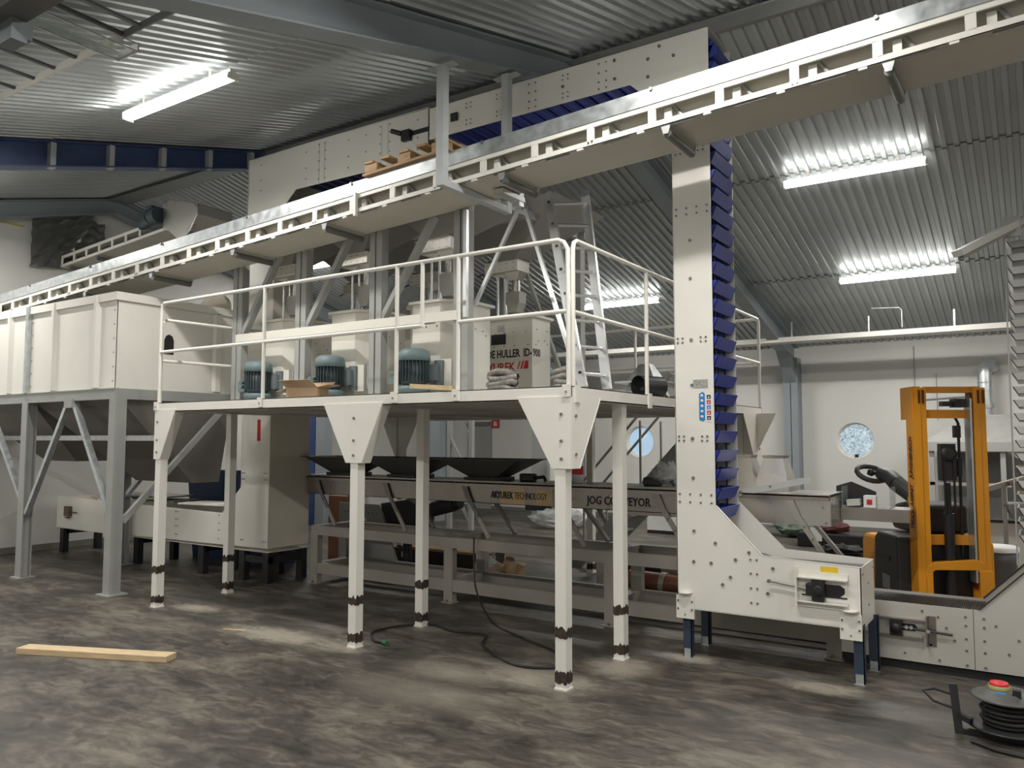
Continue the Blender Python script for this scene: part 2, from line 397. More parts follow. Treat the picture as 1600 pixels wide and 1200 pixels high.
# ================================================================== LAMPS
def make_lamp(x, y, label, group, on=True):
    z = roofz(y)-.05 - .03
    t = thing('fluorescent_light', label, 'ceiling light', (x, y, z), group)
    sl = -SF if y > RY else SN
    b = MB(); b.box(x-.77, y-.03, z+.004, x+.77, y+.03, z+.04); b.box(x-.5, y-.02, z+.045, x-.47, y+.02, z+.11); b.box(x+.47, y-.02, z+.045, x+.5, y+.02, z+.11)
    b.build('housing', IVORY, t)
    b = MB(); pr = [(-.055, .012), (.055, .012), (.055, -.02), (.025, -.045), (-.025, -.045), (-.055, -.02)]
    b.prism([(y+a, z+c) for a, c in pr], 'x', x-.76, x+.76)
    b.build('diffuser', GLOW, t)
    for e in (-1, 1):
        b = MB(); b.box(x+e*.76, y-.052, z-.046, x+e*.785, y+.052, z+.0); b.build('end_cap', IVORY, t)
    lo = add_area('tube_light', x, y, z, 1.5, t, LIGHT_W); lo.location = (0, 0, -.055)
    return t
G = 'lit tube lights under the roof'
vis = {(-3.55, -.63): 'lit tube light high at left in front of the ridge, under the near roof slope',
       (.95, 5.05): 'lit tube light right of the tall elevator, upper of two',
       (1.0, 7.95): 'lit tube light right of the tall elevator, lower of two',
       (-3.45, 7.95): 'lit tube light seen through the railing left of the tall white elevator',
       (-7.75, 5.05): 'lit tube light glimpsed between the grey hopper columns'}
for (x, y), lb in vis.items(): make_lamp(x, y, lb, G)
for (x, y) in ((.95, -.63), (5.3, -.63), (-8.1, -.63), (.95, -3.5), (-3.5, -3.5), (5.3, -3.5), (-8.0, -3.5), (5.4, 5.05), (5.4, 7.95)):
    make_lamp(x, y, 'lit tube light behind the viewer or outside the frame', 'tube lights out of view')

# ================================================================== WORK PLATFORM
PX0, PX1, PYD, PZ = -4.72, .045, 4.4, 2.01
plat = thing('work_platform', 'long white steel platform on square legs with tube handrails', 'platform', (-2.3, 0, 0))
b = MB(); b.box(PX0, 0.0, PZ-.09, PX1, .012, PZ); b.box(PX0, .0, PZ-.09, PX1, .1, PZ-.082); b.box(PX0, 0, PZ-.006, PX1, .1, PZ); b.build('front_beam', WHITE, plat)
b = MB(); b.box(PX1-.012, 0, PZ-.09, PX1, PYD, PZ); b.box(PX1-.1, 0, PZ-.09, PX1, PYD, PZ-.082); b.box(PX1-.1, 0, PZ-.006, PX1, PYD, PZ); b.build('side_beam', WHITE, plat)
b = MB(); b.box(PX0, 0, PZ-.09, PX0+.012, PYD, PZ); b.box(PX0, PYD-.012, PZ-.09, PX1, PYD, PZ); b.build('back_beam', WHITE, plat)
b = MB(); b.box(PX0+.02, .02, PZ-.012, PX1-.02, PYD-.02, PZ-.007)
b.build('deck', mat('deck plate', (.5, .49, .46), .45, .3, var=.06), plat)
b = MB()
for k in range(22):
    y = .2+k*.19; b.box(PX0+.03, y, PZ-.075, PX1-.03, y+.035, PZ-.013)
for x in (-3.3, -1.94, -1.0): b.box(x-.04, .1, PZ-.09, x+.04, PYD-.1, PZ-.02)
b.build('joists', mat('joist grey white', (.55, .53, .48), .45), plat)
def leg_panel(x0, x1, y0, y1, top=1.925):
    b = MB(); b.box(x0, y0, .012, x1, y1, top); b.box(x0-.006, y0-.006, 0, x1+.006, y1+.006, .012)
    o = b.build('leg', CREAM if False else WHITE, plat)
    for z, hgt in ((.055, .055), (.345, .05)):
        t = MB(); n = 9; e = .0025
        # ragged band of peeled tape wrapped round the leg
        ring = []
        per = [(x0-e, y0-e), (x1+e, y0-e), (x1+e, y1+e), (x0-e, y1+e)]
        pts = []
        for i in range(4):
            a, c = per[i], per[(i+1) % 4]
            for k in range(6): pts.append((a[0]+(c[0]-a[0])*k/6, a[1]+(c[1]-a[1])*k/6))
        vs = []
        for (px, py) in pts: vs += [(px, py, z-random.uniform(.0, .02)), (px, py, z+hgt+random.uniform(-.012, .022))]
        n = len(pts); t.add(vs, [(2*i, 2*((i+1) % n), 2*((i+1) % n)+1, 2*i+1) for i in range(n)])
        t.build('tape_band', TAPE, o)
    return o
LW = .082
legs_front = [(-4.70, 0), (-2.0, 0), (-.085, 0)]
for (x, y) in legs_front: leg_panel(x, x+LW, y+.002, y+LW+.002)
for (x, y) in ((-4.73, .84), (-2.02, .84), (-.085, .87)): leg_panel(x, x+LW, y, y+LW)
for (x, y) in ((-4.4, 3.25), (-.04-LW, 4.2), (-2.1, 4.2)): leg_panel(x, x+LW, y, y+LW)
def gusset(poly, ax, a, c):
    b = MB(); b.prism(poly, ax, a, c)
    if ax == 'y':
        xm = (poly[2][0]+poly[3][0])/2
        for dz in (.12, .3, .42): b.bolt(xm, a, poly[0][1]-dz, '-y', .012, .008, 1)
    else:
        for dz in (.1, .36): b.bolt(c, .055 if poly[0][0] < 1 else 4.26, PZ-.1-dz, 'x', .012, .008, 1)
    return b.build('gusset_plate', [WHITE, BOLT], plat)
zt = PZ-.07
gusset([(-2.31, zt), (-1.65, zt), (-1.872, 1.46), (-2.045, 1.46)], 'y', -.008, .0)
gusset([(-.38, zt), (PX1, zt), (PX1, 1.455), (-.1, 1.455)], 'y', -.008, .0)
gusset([(-4.72, zt), (-4.38, zt), (-4.62, 1.45), (-4.72, 1.45)], 'y', -.008, .0)
gusset([(0, zt), (.42, zt), (.11, 1.455), (0, 1.455)], 'x', PX1-.006, PX1+.002)
gusset([(3.7, zt), (4.4, zt), (4.33, 1.3), (4.18, 1.3)], 'x', PX1-.006, PX1+.002)
# returns of the folded gussets give them depth
for (xa, za, xb, zb) in ((-2.31, zt, -2.045, 1.46), (-1.65, zt, -1.872, 1.46), (-.38, zt, -.1, 1.455), (-4.38, zt, -4.62, 1.45)):
    b = MB(); b.beam((xa, .045, za), (xb, .045, zb), .1, .008, (1, 0, 0)); b.build('gusset_fold', WHITE, plat)
b = MB(); b.beam((PX1-.045, .42, zt), (PX1-.045, .11, 1.455), .1, .008, (0, 1, 0)); b.build('gusset_fold', WHITE, plat)
for (cx, cy) in ((-4.35, 3.22), (-.04-LW/2, 4.18)):
    b = MB(); b.prism([(cx-.32, zt), (cx+.34, zt), (cx+.08, 1.42), (cx-.06, 1.42)], 'y', cy-.01, cy); b.box(cx-.05, cy-.03, 1.0, cx-.02, cy-.01, zt)
    b.build('gusset_plate', WHITE, plat)
# handrails
R_ = .0165
def rail(pts, name='handrail'): b = MB(); b.tube(pts, R_, 10); return b.build(name, WHITE, plat)
yz = .02
rail([(-4.70, yz, 2.0), (-4.70, yz, 2.92), (-4.69, yz, 2.99), (-4.66, yz, 3.018), (-3, yz, 3.02), (-1.285, yz, 3.02), (-.06, yz, 3.02), (-.02, yz, 3.0), (.01, yz, 2.95), (.015, yz, 2.0)])
rail([(.028, .06, 1.98), (.028, .06, 2.95), (.028, .075, 3.0), (.028, .11, 3.02), (.028, 2, 3.02), (.028, 4.33, 3.02), (.028, 4.365, 3.0), (.028, 4.38, 2.95), (.028, 4.38, 2.0)])
rail([(-4.70, yz, 2.522), (-1.26, yz, 2.522)], 'mid_rail'); rail([(-.93, yz, 2.522), (.015, yz, 2.522)], 'mid_rail')
rail([(.028, .06, 2.52), (.028, 4.38, 2.52)], 'mid_rail')
rail([(-4.735, .05, 2.0), (-4.735, .05, 2.82), (-4.735, .1, 2.86), (-4.735, 3.0, 2.9)], 'handrail'); rail([(-4.735, .05, 2.44), (-4.735, 3.0, 2.47)], 'mid_rail')
rail([(-3.0, 4.38, 3.02), (.02, 4.38, 3.02)], 'handrail'); rail([(-3.0, 4.38, 2.52), (.02, 4.38, 2.52)], 'mid_rail')
for x, za, zb in ((-3.12, 1.95, 3.02), (-1.535, 1.95, 3.02), (-1.275, 2.51, 3.02), (-.925, 1.95, 3.02)): rail([(x, yz, za), (x, yz, zb)], 'rail_post')
for y in (1.275, 2.6): rail([(.028, y, 1.95), (.028, y, 3.02)], 'rail_post')
for x in (-3.0, -1.5): rail([(x, 4.38, 2), (x, 4.38, 3.02)], 'rail_post')
for (x, y) in ((-4.70, -.012), (-3.12, -.012), (-1.535, -.012), (-.925, -.012), (.015, -.012)):
    b = MB(); b.box(x-.03, y-.006, PZ-.075, x+.03, y+.012, PZ+.01); b.bolt(x, y-.006, PZ-.04, '-y', .008, .006, 1); b.build('post_bracket', [WHITE, BOLT], plat)
for y in (.075, 1.275, 2.6):
    b = MB(); b.box(PX1, y-.03, PZ-.11, PX1+.014, y+.03, PZ+.01); b.build('post_bracket', WHITE, plat)

# ================================================================== HOPPER STAND ON THE PLATFORM
stand = thing('hopper_stand', 'grey steel column frame standing on the platform and carrying the hoppers', 'steel frame', (-3.1, .9, PZ))
CX = [-1.54, -2.56, -3.6, -4.61]
for x in CX:
    b = MB()
    b.box(x-.085, .86, PZ+.013, x-.02, .95, 3.85); b.box(x+.0, .86, PZ+.013, x+.07, .95, 3.85); b.box(x-.02, .88, PZ+.013, x, .93, 3.85); b.box(x-.11, .84, PZ-.005, x+.1, .97, PZ+.012)
    b.build('column', GREY if x != CX[3] else GREY, stand)
    b = MB(); b.box(x-.05, 2.95, PZ, x+.05, 3.05, 3.85); b.build('column', GREY, stand)
b = MB(); b.box(CX[3], .84, 2.70, CX[0], .86, 2.785); b.build('tie_beam', IVORY, stand)
for y in (.86, 2.95): b = MB(); b.box(CX[3]-.09, y, 3.85, CX[0]+.1, y+.09, 3.93); b.build('top_beam', GREY, stand)
for x in CX: b = MB(); b.box(x-.04, .95, 3.855, x+.04, 2.95, 3.925); b.build('cross_beam', GREY, stand)
for x in CX[1:]:
    b = MB(); b.beam((x+.07, .9, 2.80), (x+.68, .9, 3.68), .05, .07, (0, 1, 0)); b.build('brace', GREY, stand)
    b = MB(); b.beam((x+.85, 2.95, 2.3), (x+.35, 2.95, 3.6), .04, .05, (0, 1, 0)); b.build('brace', GREY, stand)
b = MB(); b.beam((-1.47, .97, 2.84), (-.97, .97, 3.70), .03, .03, (0, 1, 0)); b.build('brace', ALU, stand)
b = MB(); b.beam((-.97, .97, 3.70), (-.40, .97, 2.03), .03, .03, (0, 1, 0)); b.build('brace', ALU, stand)
b = MB(); b.beam((-1.47, .83, PZ+.7), (-1.47, .83, 3.66), .035, .035, (0, 1, 0)); b.build('brace', ALU, stand)

# ================================================================== FEED HOPPERS, SLIDE GATES
def feed_hopper(cx, yc, y0, y1, xr, label, group):
    t = thing('feed_hopper', label, 'hopper', (cx, yc, 3.46), group)
    b = MB(); b.fr((cx-.54, y0, cx+xr, y1), 3.93 if y0 < 1.5 else 4.05, (cx-.12, yc-.12, cx+.12, yc+.12), 3.57)
    b.build('funnel', HOP, t)
    b = MB(); gx0, gx1 = cx-.28, cx+.15
    b.box(gx0, yc-.11, 3.46, gx1, yc+.13, 3.57)
    b.box(gx0-.01, yc-.12, 3.567, gx1+.01, yc+.14, 3.573)
    for k in range(5): b.bolt(gx0+.04+k*.085, yc-.11, 3.545, '-y', .006, .005, 1); b.bolt(gx0+.04+k*.085, yc-.11, 3.485, '-y', .005, .005, 1)
    g = b.build('slide_gate', [IVORY, BOLT], t)
    b = MB(); b.tube([(gx0-.16, yc-.02, 3.46), (gx0, yc-.02, 3.5)], .007, 6); b.tube([(gx0-.13, yc+.05, 3.52), (gx0, yc+.03, 3.53)], .006, 6); b.box(gx0-.02, yc-.03, 3.57, gx0+.05, yc+.04, 3.61); b.box(gx0+.1, yc-.03, 3.57, gx0+.17, yc+.04, 3.6); b.build('actuator', BLACK, t)
    b = MB(); b.prism([(gx0+.02, 3.455), (cx-.02, 3.455), (gx0+.2, 3.41)], 'y', yc-.04, yc+.0); b.build('bracket', IVORY, t)
    b = MB(); sx = cx+.05; sy = yc+.02
    b.fr((sx-.1, sy-.08, sx+.1, sy+.08), 3.46, (sx-.055, sy-.055, sx+.055, sy+.055), 3.37)
    b.tube([(sx, sy, 3.37), (sx, sy, 3.22)], .05, 14)
    b.build('spout', STEEL, t)
    b = MB(); b.prism([(sx-.085, 3.24), (sx+.085, 3.24), (sx+.085, 3.12), (sx+.05, 3.02), (sx-.05, 3.02), (sx-.085, 3.12)], 'y', sy-.07, sy+.07)
    b.build('flexible_sleeve', mat('translucent sleeve', (.5, .49, .45), .4), t)
    for k in (-1, 1):
        b = MB(); b.tube([(cx-.16+k*.05, yc+.05, 3.46), (cx-.16+k*.05, yc+.05, 2.96)], .012, 8); b.build('support_rod', ALU, t)
    return t
HX = [-2.08, -3.165, -4.25]
nmf = ['rightmost', 'middle', 'leftmost']
for i, cx in enumerate(HX):
    feed_hopper(cx, 1.31, .96, 1.86, .54 if i else .62, f'grey feed hopper with white slide gate, {nmf[i]} of the front row', 'feed hoppers under the elevators')
for i, cx in enumerate(HX):
    feed_hopper(cx, 2.46, 1.87, 2.93, .54 if i else .9, f'grey feed hopper with white slide gate, {nmf[i]} of the back row', 'feed hoppers under the elevators')

# ================================================================== HULLING MACHINES
def huller(cx, y0, s, label, letter=False):
    """s=1: motor end towards the viewer at y0 ; s=-1: flat back at y0, motor end away"""
    t = thing('hulling_machine', label, 'machine', (cx, y0, PZ), 'hulling machines on the platform')
    if s == 1: Y = lambda v: y0+v
    else: Y = lambda v: y0+.54-v
    poly = [(cx-.165, Y(0)), (cx+.165, Y(0)), (cx+.35, Y(.18)), (cx+.35, Y(.54)), (cx-.35, Y(.54)), (cx-.35, Y(.18))]
    b = MB(); b.prism(poly, 'z', PZ+.0, 2.92)
    if s == 1:
        for dx in (-.13, 0, .13):
            b.bolt(cx+dx, y0, 2.82, '-y', .008, .006, 1); b.bolt(cx+dx, y0, 2.70, '-y', .008, .006, 1)
    for (dy, z) in ((.24, 2.66), (.3, 2.69), (.42, 2.68), (.47, 2.64), (.26, 2.12), (.4, 2.12), (.25, 2.8), (.45, 2.8)): b.bolt(cx+.35, Y(dy), z, 'x', .008, .006, 1)
    b.build('body', [IVORY, BOLT], t)
    g = .035
    fp = [(cx-.165-g*.6, Y(-g)), (cx+.165+g*.6, Y(-g)), (cx+.35+g, Y(.16)), (cx+.35+g, Y(.54+g)), (cx-.35-g, Y(.54+g)), (cx-.35-g, Y(.16))]
    b = MB(); b.prism(fp, 'z', 2.92, 2.945)
    for (dx, dy) in ((-.25, .3), (.25, .3), (.3, .5), (-.1, .02), (.1, .02)): b.bolt(cx+dx, Y(dy), 2.945, 'z', .012, .012, 1)
    b.build('top_cover', [IVORY, BLACK], t)
    if s == 1:
        mx, my = cx-.0+.02, y0-.19
        b = MB(); b.lathe((mx, my, 0), [(.001, 2.475), (.1, 2.472), (.135, 2.45), (.148, 2.41), (.148, 2.36), (.001, 2.36)], 28); mo = b.build('motor', MOTOR, t)
        b = MB(); b.lathe((mx, my, 0), [(.001, 2.36), (.118, 2.36), (.118, 2.16), (.09, 2.13), (.001, 2.13)], 28)
        for k in range(26):
            a = 2*PI*k/26; b.beam((mx+.125*math.cos(a), my+.125*math.sin(a), 2.17), (mx+.125*math.cos(a), my+.125*math.sin(a), 2.36), .006, .03, (math.cos(a), math.sin(a), 0))
        b.build('cooling_fins', MOTDK, mo)
        b = MB(); b.lathe((mx, my, 0), [(.001, 2.13), (.14, 2.13), (.15, 2.1), (.12, 2.06), (.001, 2.06)], 24); b.build('flange', MOTOR, mo)
        b = MB(); b.box(mx-.24, my-.07, 2.15, mx-.12, my+.04, 2.27); b.tube([(mx-.12, my-.09, 2.2), (mx-.09, my-.16, 2.2)], .02, 10); b.tube([(mx-.12, my-.09, 2.245), (mx-.09, my-.15, 2.245)], .016, 10)
        b.build('junction_box', MOTOR, mo, .006)
        b = MB(); b.box(mx+.14, y0-.075, 2.13, mx+.235, y0-.05, 2.37); b.bolt(mx+.18, y0-.075, 2.335, '-y', .013, .012, 1); b.bolt(mx+.18, y0-.075, 2.165, '-y', .013, .012, 1)
        b.box(mx+.12, y0-.12, 2.18, mx+.2, y0-.075, 2.33); b.build('mounting_plate', [mat('plate blue grey', (.16, .19, .2), .45), ALU], t)
        b = MB(); b.box(cx+.2-.0, y0-.05, 2.12, cx+.34, y0+.19, 2.38); b.build('side_housing', IVORY, t)
        b = MB(); xx = cx+.352
        b.tube([(cx+.365, y0-.02, 2.14), (cx+.365, y0-.02, 2.37)], .012, 8); b.tube([(cx+.365, y0-.02, 2.33), (cx+.365, y0+.1, 2.33)], .01, 8); b.tube([(cx+.365, y0-.02, 2.18), (cx+.365, y0+.1, 2.18)], .01, 8)
        b.build('door_hinge', ALU, t)
        b = MB(); b.box(cx-.1, y0-.012, 2.735, cx+.1, y0-.002, 2.745); b.build('vent_slot', BLACK, t)
    else:
        b = MB(); b.box(cx-.165, y0-.006, 2.655, cx+.02, y0, 2.765)
        b.build('sight_window', BLACK, t)
        b = MB(); b.box(cx-.09, y0-.004, 2.79, cx+.0, y0-.001, 2.86); b.build('rating_plate', SLAB, t)
        b = MB()
        for dx in (-.13, 0.0, .13, .3): b.bolt(cx+dx, y0, 2.635, '-y', .007, .006); b.bolt(cx+dx*.9, y0, 2.775, '-y', .006, .005)
        b.build('bolt_row', BOLT, t)
        if letter:
            text('lettering', 'DE HULLER', .115, (-2.262, y0-.002, 2.515), ROT_F, BLACK, t, 1, .001, .003, width=.42)
            text('lettering', 'ID-', .115, (-1.80, y0-.002, 2.515), ROT_F, BLACK, t, 1, .001, .003, width=.105)
            text('lettering', 'SI', .115, (-2.37, y0-.002, 2.515), ROT_F, BLACK, t, 1, .001, .003, width=.09)
            text('lettering', '900', .115, (cx+.352, y0+.012, 2.515), ROT_R, BLACK, t, .85, .001, .003)
            text('lettering', 'AKYUREK', .125, (-2.395, y0-.002, 2.37), ROT_F, RED, t, 1, .001, .003, width=.50)
            b = MB()
            for k, wd in enumerate((.014, .022, .038)):
                x = cx+.165+k*.038
                if k < 2: b.prism([(x, 2.385), (x+wd, 2.385), (x+wd+.03, 2.468), (x+.03, 2.468)], 'y', y0-.004, y0-.001)
                else: b.prism([(x, 2.385), (x+.062, 2.385), (x+.062, 2.468), (x+.03, 2.468)], 'y', y0-.004, y0-.001)
            b.build('emblem', RED, t)
        b = MB(); my = y0+.54+.2; mx = cx; b.lathe((mx, my, 0), [(.001, 2.475), (.1, 2.472), (.148, 2.43), (.148, 2.36), (.118, 2.35), (.118, 2.1), (.14, 2.08), (.14, 2.02), (.001, 2.02)], 24); b.build('motor', MOTOR, t)
        b = MB(); b.box(mx-.1, y0+.54, 2.1, mx+.1, my-.1, 2.35); b.build('mounting_plate', MOTOR, t)
    return t
pos = ['right', 'middle', 'left']
for i, cx in enumerate((-2.095, -3.18, -4.265)):
    huller(cx, 1.05, 1, f'ivory hulling machine with upright grey motor, {pos[i]} one of the front three')
huller(-2.04, 2.27, -1, 'ivory hulling machine with black SIDE HULLER ID-900 and red lettering', True)
for i, cx in enumerate((-3.125, -4.2)):
    huller(cx, 2.27, -1, ['ivory hulling machine hidden behind the middle and right front machines', 'ivory hulling machine hidden behind the left front machine'][i])

# small things on the deck
def box_open(name, label, cat, x, y, z, sx, sy, sz, m, rot=0):
    t = thing(name, label, cat, (x, y, z))
    b = MB(); b.box(x-sx/2, y-sy/2, z, x+sx/2, y+sy/2, z+sz); b.build('box_body', m, t)
    for k, (dx, dy, ex, ey) in enumerate(((-sx/2, 0, -.12, 0), (sx/2, 0, .12, 0), (0, -sy/2, 0, -.1), (0, sy/2, 0, .1))):
        b = MB()
        if dx: b.beam((x+dx, y, z+sz), (x+dx+ex, y, z+sz-.03+.05*k), sy, .004, (0, 0, 1))
        else: b.beam((x, y+dy, z+sz), (x, y+dy+ey, z+sz+.06), sx, .004, (0, 0, 1))
        b.build('flap', m, t)
    t.rotation_euler.z = rot
    return t
box_open('cardboard_box', 'open cardboard box between the left and middle front motors on the platform', 'cardboard box', -2.72, .18, PZ+.0, .34, .16, .09, CARD, .15)
b = MB(); b.beam((-1.42, .1, PZ+.055), (-.98, .03, PZ+.02), .09, .035, (0, 0, 1)); tag(b.build('wooden_batten', WOOD), 'short pale wooden batten lying on the platform edge by the right motor', 'wood')
def sausage(name, label, cat, cx, cy, z, n, rx, ry, m, r=.03):
    b = MB()
    for k in range(n):
        pts = []; ph = random.uniform(0, 6)
        for j in range(13):
            a = 2*PI*j/12; pts.append((cx+rx*math.cos(a)*(1+.12*math.sin(3*a+ph)), cy+ry*math.sin(a), z+r+k*r*1.5+.012*math.sin(2*a+ph)))
        b.tube(pts, r, 8, 0, False)
    return tag(b.build(name, m), label, cat)
SLV = mat('braided grey sleeve', (.25, .24, .22), .5, .3, var=.3, scale=40)
sausage('hose_bundle', 'coiled grey hose bundle on the deck in front of the red lettering', 'hose', -.75, .35, PZ, 4, .11, .06, SLV, .026)
sausage('hose_bundle', 'coiled grey hose bundle on the deck beside the ladder foot', 'hose', -.28, .55, PZ, 4, .12, .07, SLV, .028)
# steel cones / ducts on the right rear deck
t = thing('sheet_metal_hood', 'grey sheet metal transition hood standing on the deck right of the ladder', 'duct fitting', (-.35, 2.2, PZ))
b = MB(); b.fr((-.56, 2.0, -.2, 2.36), PZ+.0, (-.5, 2.06, -.26, 2.3), PZ+.16); b.build('base_box', GALV, t)
b = MB(); b.box(-.6, 1.96, PZ+.16, -.16, 2.4, PZ+.175); b.build('flange_plate', GALV, t)
b = MB(); b.fr((-.52, 2.04, -.24, 2.32), PZ+.175, (-.43, 2.13, -.33, 2.23), PZ+.34); b.build('cone', GALV, t)
b = MB(); b.tube([(-.2, 1.6, PZ+.1), (-.1, 1.85, PZ+.1)], .09, 16, 0, False); b.tube([(-.2, 1.6, PZ+.1), (-.1, 1.85, PZ+.1)], .082, 16, 0, False); tag(b.build('pipe_collar', BLACK), 'black round pipe collar lying beside the sheet metal hood on the deck', 'pipe')
def blob(name, label, cat, c, s, m, seed=0, n=14, amp=.25):
    rnd = random.Random(seed); b = MB(); vs = []; fs = []; H = 8
    for i in range(H+1):
        th = PI*i/H
        for k in range(n):
            a = 2*PI*k/n; q = 1+rnd.uniform(-amp, amp)
            z = max(0.0, c[2]+s[2]*(1-math.cos(th))*.5*q) if True else 0
            vs.append((c[0]+s[0]*math.sin(th)*math.cos(a)*q, c[1]+s[1]*math.sin(th)*math.sin(a)*q, c[2]+s[2]*(1+math.cos(PI-th))*.5*(q if 0 < i < H else 1)))
    for i in range(H):
        for k in range(n): fs.append((i*n+k, i*n+(k+1) % n, (i+1)*n+(k+1) % n, (i+1)*n+k))
    b.add(vs, fs); o = b.build(name, m); return tag(o, label, cat)
blob('plastic_wrap', 'crumpled clear plastic wrap heaped on the deck behind the right railing', 'plastic', (-.15, 2.75, PZ), (.3, .3, .3), PLAS, 3)
t = thing('cardboard_sheet', 'folded cardboard sheet on the deck beside the tall elevator', 'cardboard', (-.1, 2.5, PZ))
b = MB(); b.beam((-.3, 2.35, PZ+.02), (.0, 2.6, PZ+.12), .3, .006); b.build('panel', CARD, t); b = MB(); b.beam((-.3, 2.35, PZ+.02), (-.38, 2.25, PZ+.14), .3, .006); b.build('flap', CARD, t)

# ================================================================== LADDER
lad = thing('aluminium_ladder', 'aluminium ladder leaning up against the overhead conveyor from the platform', 'ladder', (-.1, .5, PZ))
A0, A1 = Vector((-.04, .32, PZ+.01)), Vector((-.70, .93, 3.70)); B0, B1 = Vector((-.02, .66, PZ+.01)), Vector((-.50, 1.22, 3.75))
for p, q in ((A0, A1), (B0, B1)):
    b = MB(); b.beam(p, q, .028, .072, (1, 0, .3)); b.build('stile', ALU, lad)
for k in range(8):
    u = (k+.5)/8; b = MB(); b.tube([A0.lerp(A1, u), B0.lerp(B1, u)], .014, 8); b.build('rung', ALU, lad)
b = MB()
for k in range(8):
    p = A0.lerp(A1, (k+.5)/8); b.box(p.x+.008, p.y-.045, p.z-.008, p.x+.03, p.y-.035, p.z+.012)
b.build('rung_plugs', BLACK, lad)

# ================================================================== Z ELEVATORS
def bucket_mb(x, z, y0, y1, turn='v'):
    b = MB(); e = .003
    # vertical run: floor, sloped lip to +x, back, two ends, open top
    def S(p): return (x+p[0], z+p[1])
    out = [S((0, .0)), S((.112, .0)), S((.152, .088)), S((.147, .090)), S((.108, .005)), S((.004, .005)), S((.004, .09)), S((0, .09))]
    b.prism(out, 'y', y0, y1)
    for yy in (y0, y1-e): b.prism([S((0, 0)), S((.112, 0)), S((.152, .088)), S((0, .09))], 'y', yy, yy+e)
    return b
def bolts_v(b, x, ys, z0, n, m=1):
    pass
re_ = thing('bucket_elevator', 'tall white elevator with blue buckets and a low inlet boot, right of the platform', 'elevator', (1.0, 1.2, 0), )
Y0, Y1 = 1.2, 1.7
RP = [(.295, .375), (1.605, .375), (1.605, .785), (.945, .81), (.605, 1.157), (.605, 4.88), (-2.2, 4.88), (-2.2, 4.565), (-.064, 4.575), (.30, 4.225)]
b = MB(); b.prism(RP, 'y', Y0, Y0+.006)
def row(x0, x1, n, z, m=1):
    for k in range(n): b.bolt(x0+(x1-x0)*k/max(1, n-1), Y0, z, '-y', .0085, .007, m)
row(.325, .575, 4, 1.235); row(.325, .575, 4, 1.175)
for z in (3.46, 3.41): row(.325, .575, 4, z)
for z in (1.66, 2.42, 3.92):
    for x in (.325, .365, .51, .55): row(x, x, 1, z+.016); row(x, x, 1, z-.016)
    b.bolt(.435, Y0, z, '-y', .013, .012, 1)
for (x, z) in ((.435, 1.36), (.435, .96), (.43, .73), (.6, .88), (.565, .73), (.75, .77), (.71, .64), (.65, .58), (.435, 2.07), (.435, 2.9), (.435, 3.2), (.85, .83), (.98, .55), (1.02, .73)): b.bolt(x, Y0, z, '-y', .012, .011, 1)
for x in (.86, .905):
    for z in (.78, .68, .575, .47): b.bolt(x, Y0, z, '-y', .008, .007, 1)
for (xa) in (-1.05, -.35):
    for dx in (0, .07):
        for z in (4.61, 4.67, 4.75, 4.83): b.bolt(xa+dx, Y0, z, '-y', .008, .006, 1)
for x in (-1.75, -.7, -1.4): 
    for dx in (0, .05): 
        for z in (4.62, 4.66, 4.78, 4.82): b.bolt(x+dx, Y0, z, '-y', .007, .006, 1)
for (x, z) in ((.1, 4.75), (.1, 4.6), (.32, 4.72), (.2, 4.83), (-.2, 4.82), (-.2, 4.66), (-.7, 4.72)): b.bolt(x, Y0, z, '-y', .014, .01, 1)
# folded edges of the front sheet
for (p, q) in (((.945, .81), (1.605, .785)), ((.605, 1.157), (.945, .81))): b.beam((p[0], Y0+.012, p[1]), (q[0], Y0+.012, q[1]), .024, .004, (0, 0, 1))
b.build('front_panel', [WHITE, BOLT], re_)
b = MB(); b.prism([(.295, .375), (1.605, .375), (1.605, .785), (.98, .81), (.618, 1.165), (.618, 4.88), (-2.2, 4.88), (-2.2, 4.565), (-.064, 4.575), (.30, 4.225)], 'y', Y1-.006, Y1)
b.build('rear_panel', WHITE, re_)
b = MB(); b.box(.295, Y0, .375, .301, Y1, 4.225); b.build('side_plate', WHITE, re_)
b = MB(); b.box(1.599, Y0, .375, 1.605, Y1, .785)
for z in (.5, .65): b.bolt(1.605, 1.45, z, 'x', .008, .006, 1)
b.bolt(1.605, 1.25, .74, 'x'); b.bolt(1.605, 1.66, .74, 'x'); b.build('end_plate', [WHITE, BOLT], re_)
b = MB(); b.box(.295, Y0, .371, 1.605, Y1, .377); b.build('bottom_plate', WHITE, re_)
b = MB(); b.box(-2.2, Y0, 4.876, .605, Y1, 4.88); b.build('top_plate', WHITE, re_)
b = MB(); b.box(.40, Y0+.03, .45, 1.55, Y1-.03, .50); b.build('chain_guard', mat('dark interior steel', (.06, .058, .055), .5, .4), re_)
b = MB(); b.lathe((.80, Y1-.03, .60), [(.001, 0), (.17, 0), (.17, -.02), (.001, -.02)], 28, 0, 'y'); b.build('idler_disc', mat('grey disc', (.25, .24, .23), .5, .3), re_)
b = MB()
for k in range(60): b.box(.95+k*.0105, Y0+.05, .742, .957+k*.0105, Y1-.05, .748)
b.build('chain_belt', mat('grey chain', (.20, .195, .185), .5, .4), re_)
z = 1.05; i = 0
while z < 4.72:
    bucket_mb(.488, z, Y0+.03, Y1-.03).build('bucket', BUCK, re_); z += .1445
for k in range(16):
    x = -2.03+k*.1445; bb = MB()
    pr = []
    for j in range(8):
        a = PI*j/7; pr.append((x-.066*math.cos(a), 4.66-.06*math.sin(a)))
    bb.prism(pr, 'y', Y0+.03, Y1-.03)
    bb.box(x-.07, Y0+.03, 4.655, x+.07, Y1-.03, 4.66); bb.build('bucket', BUCK, re_)
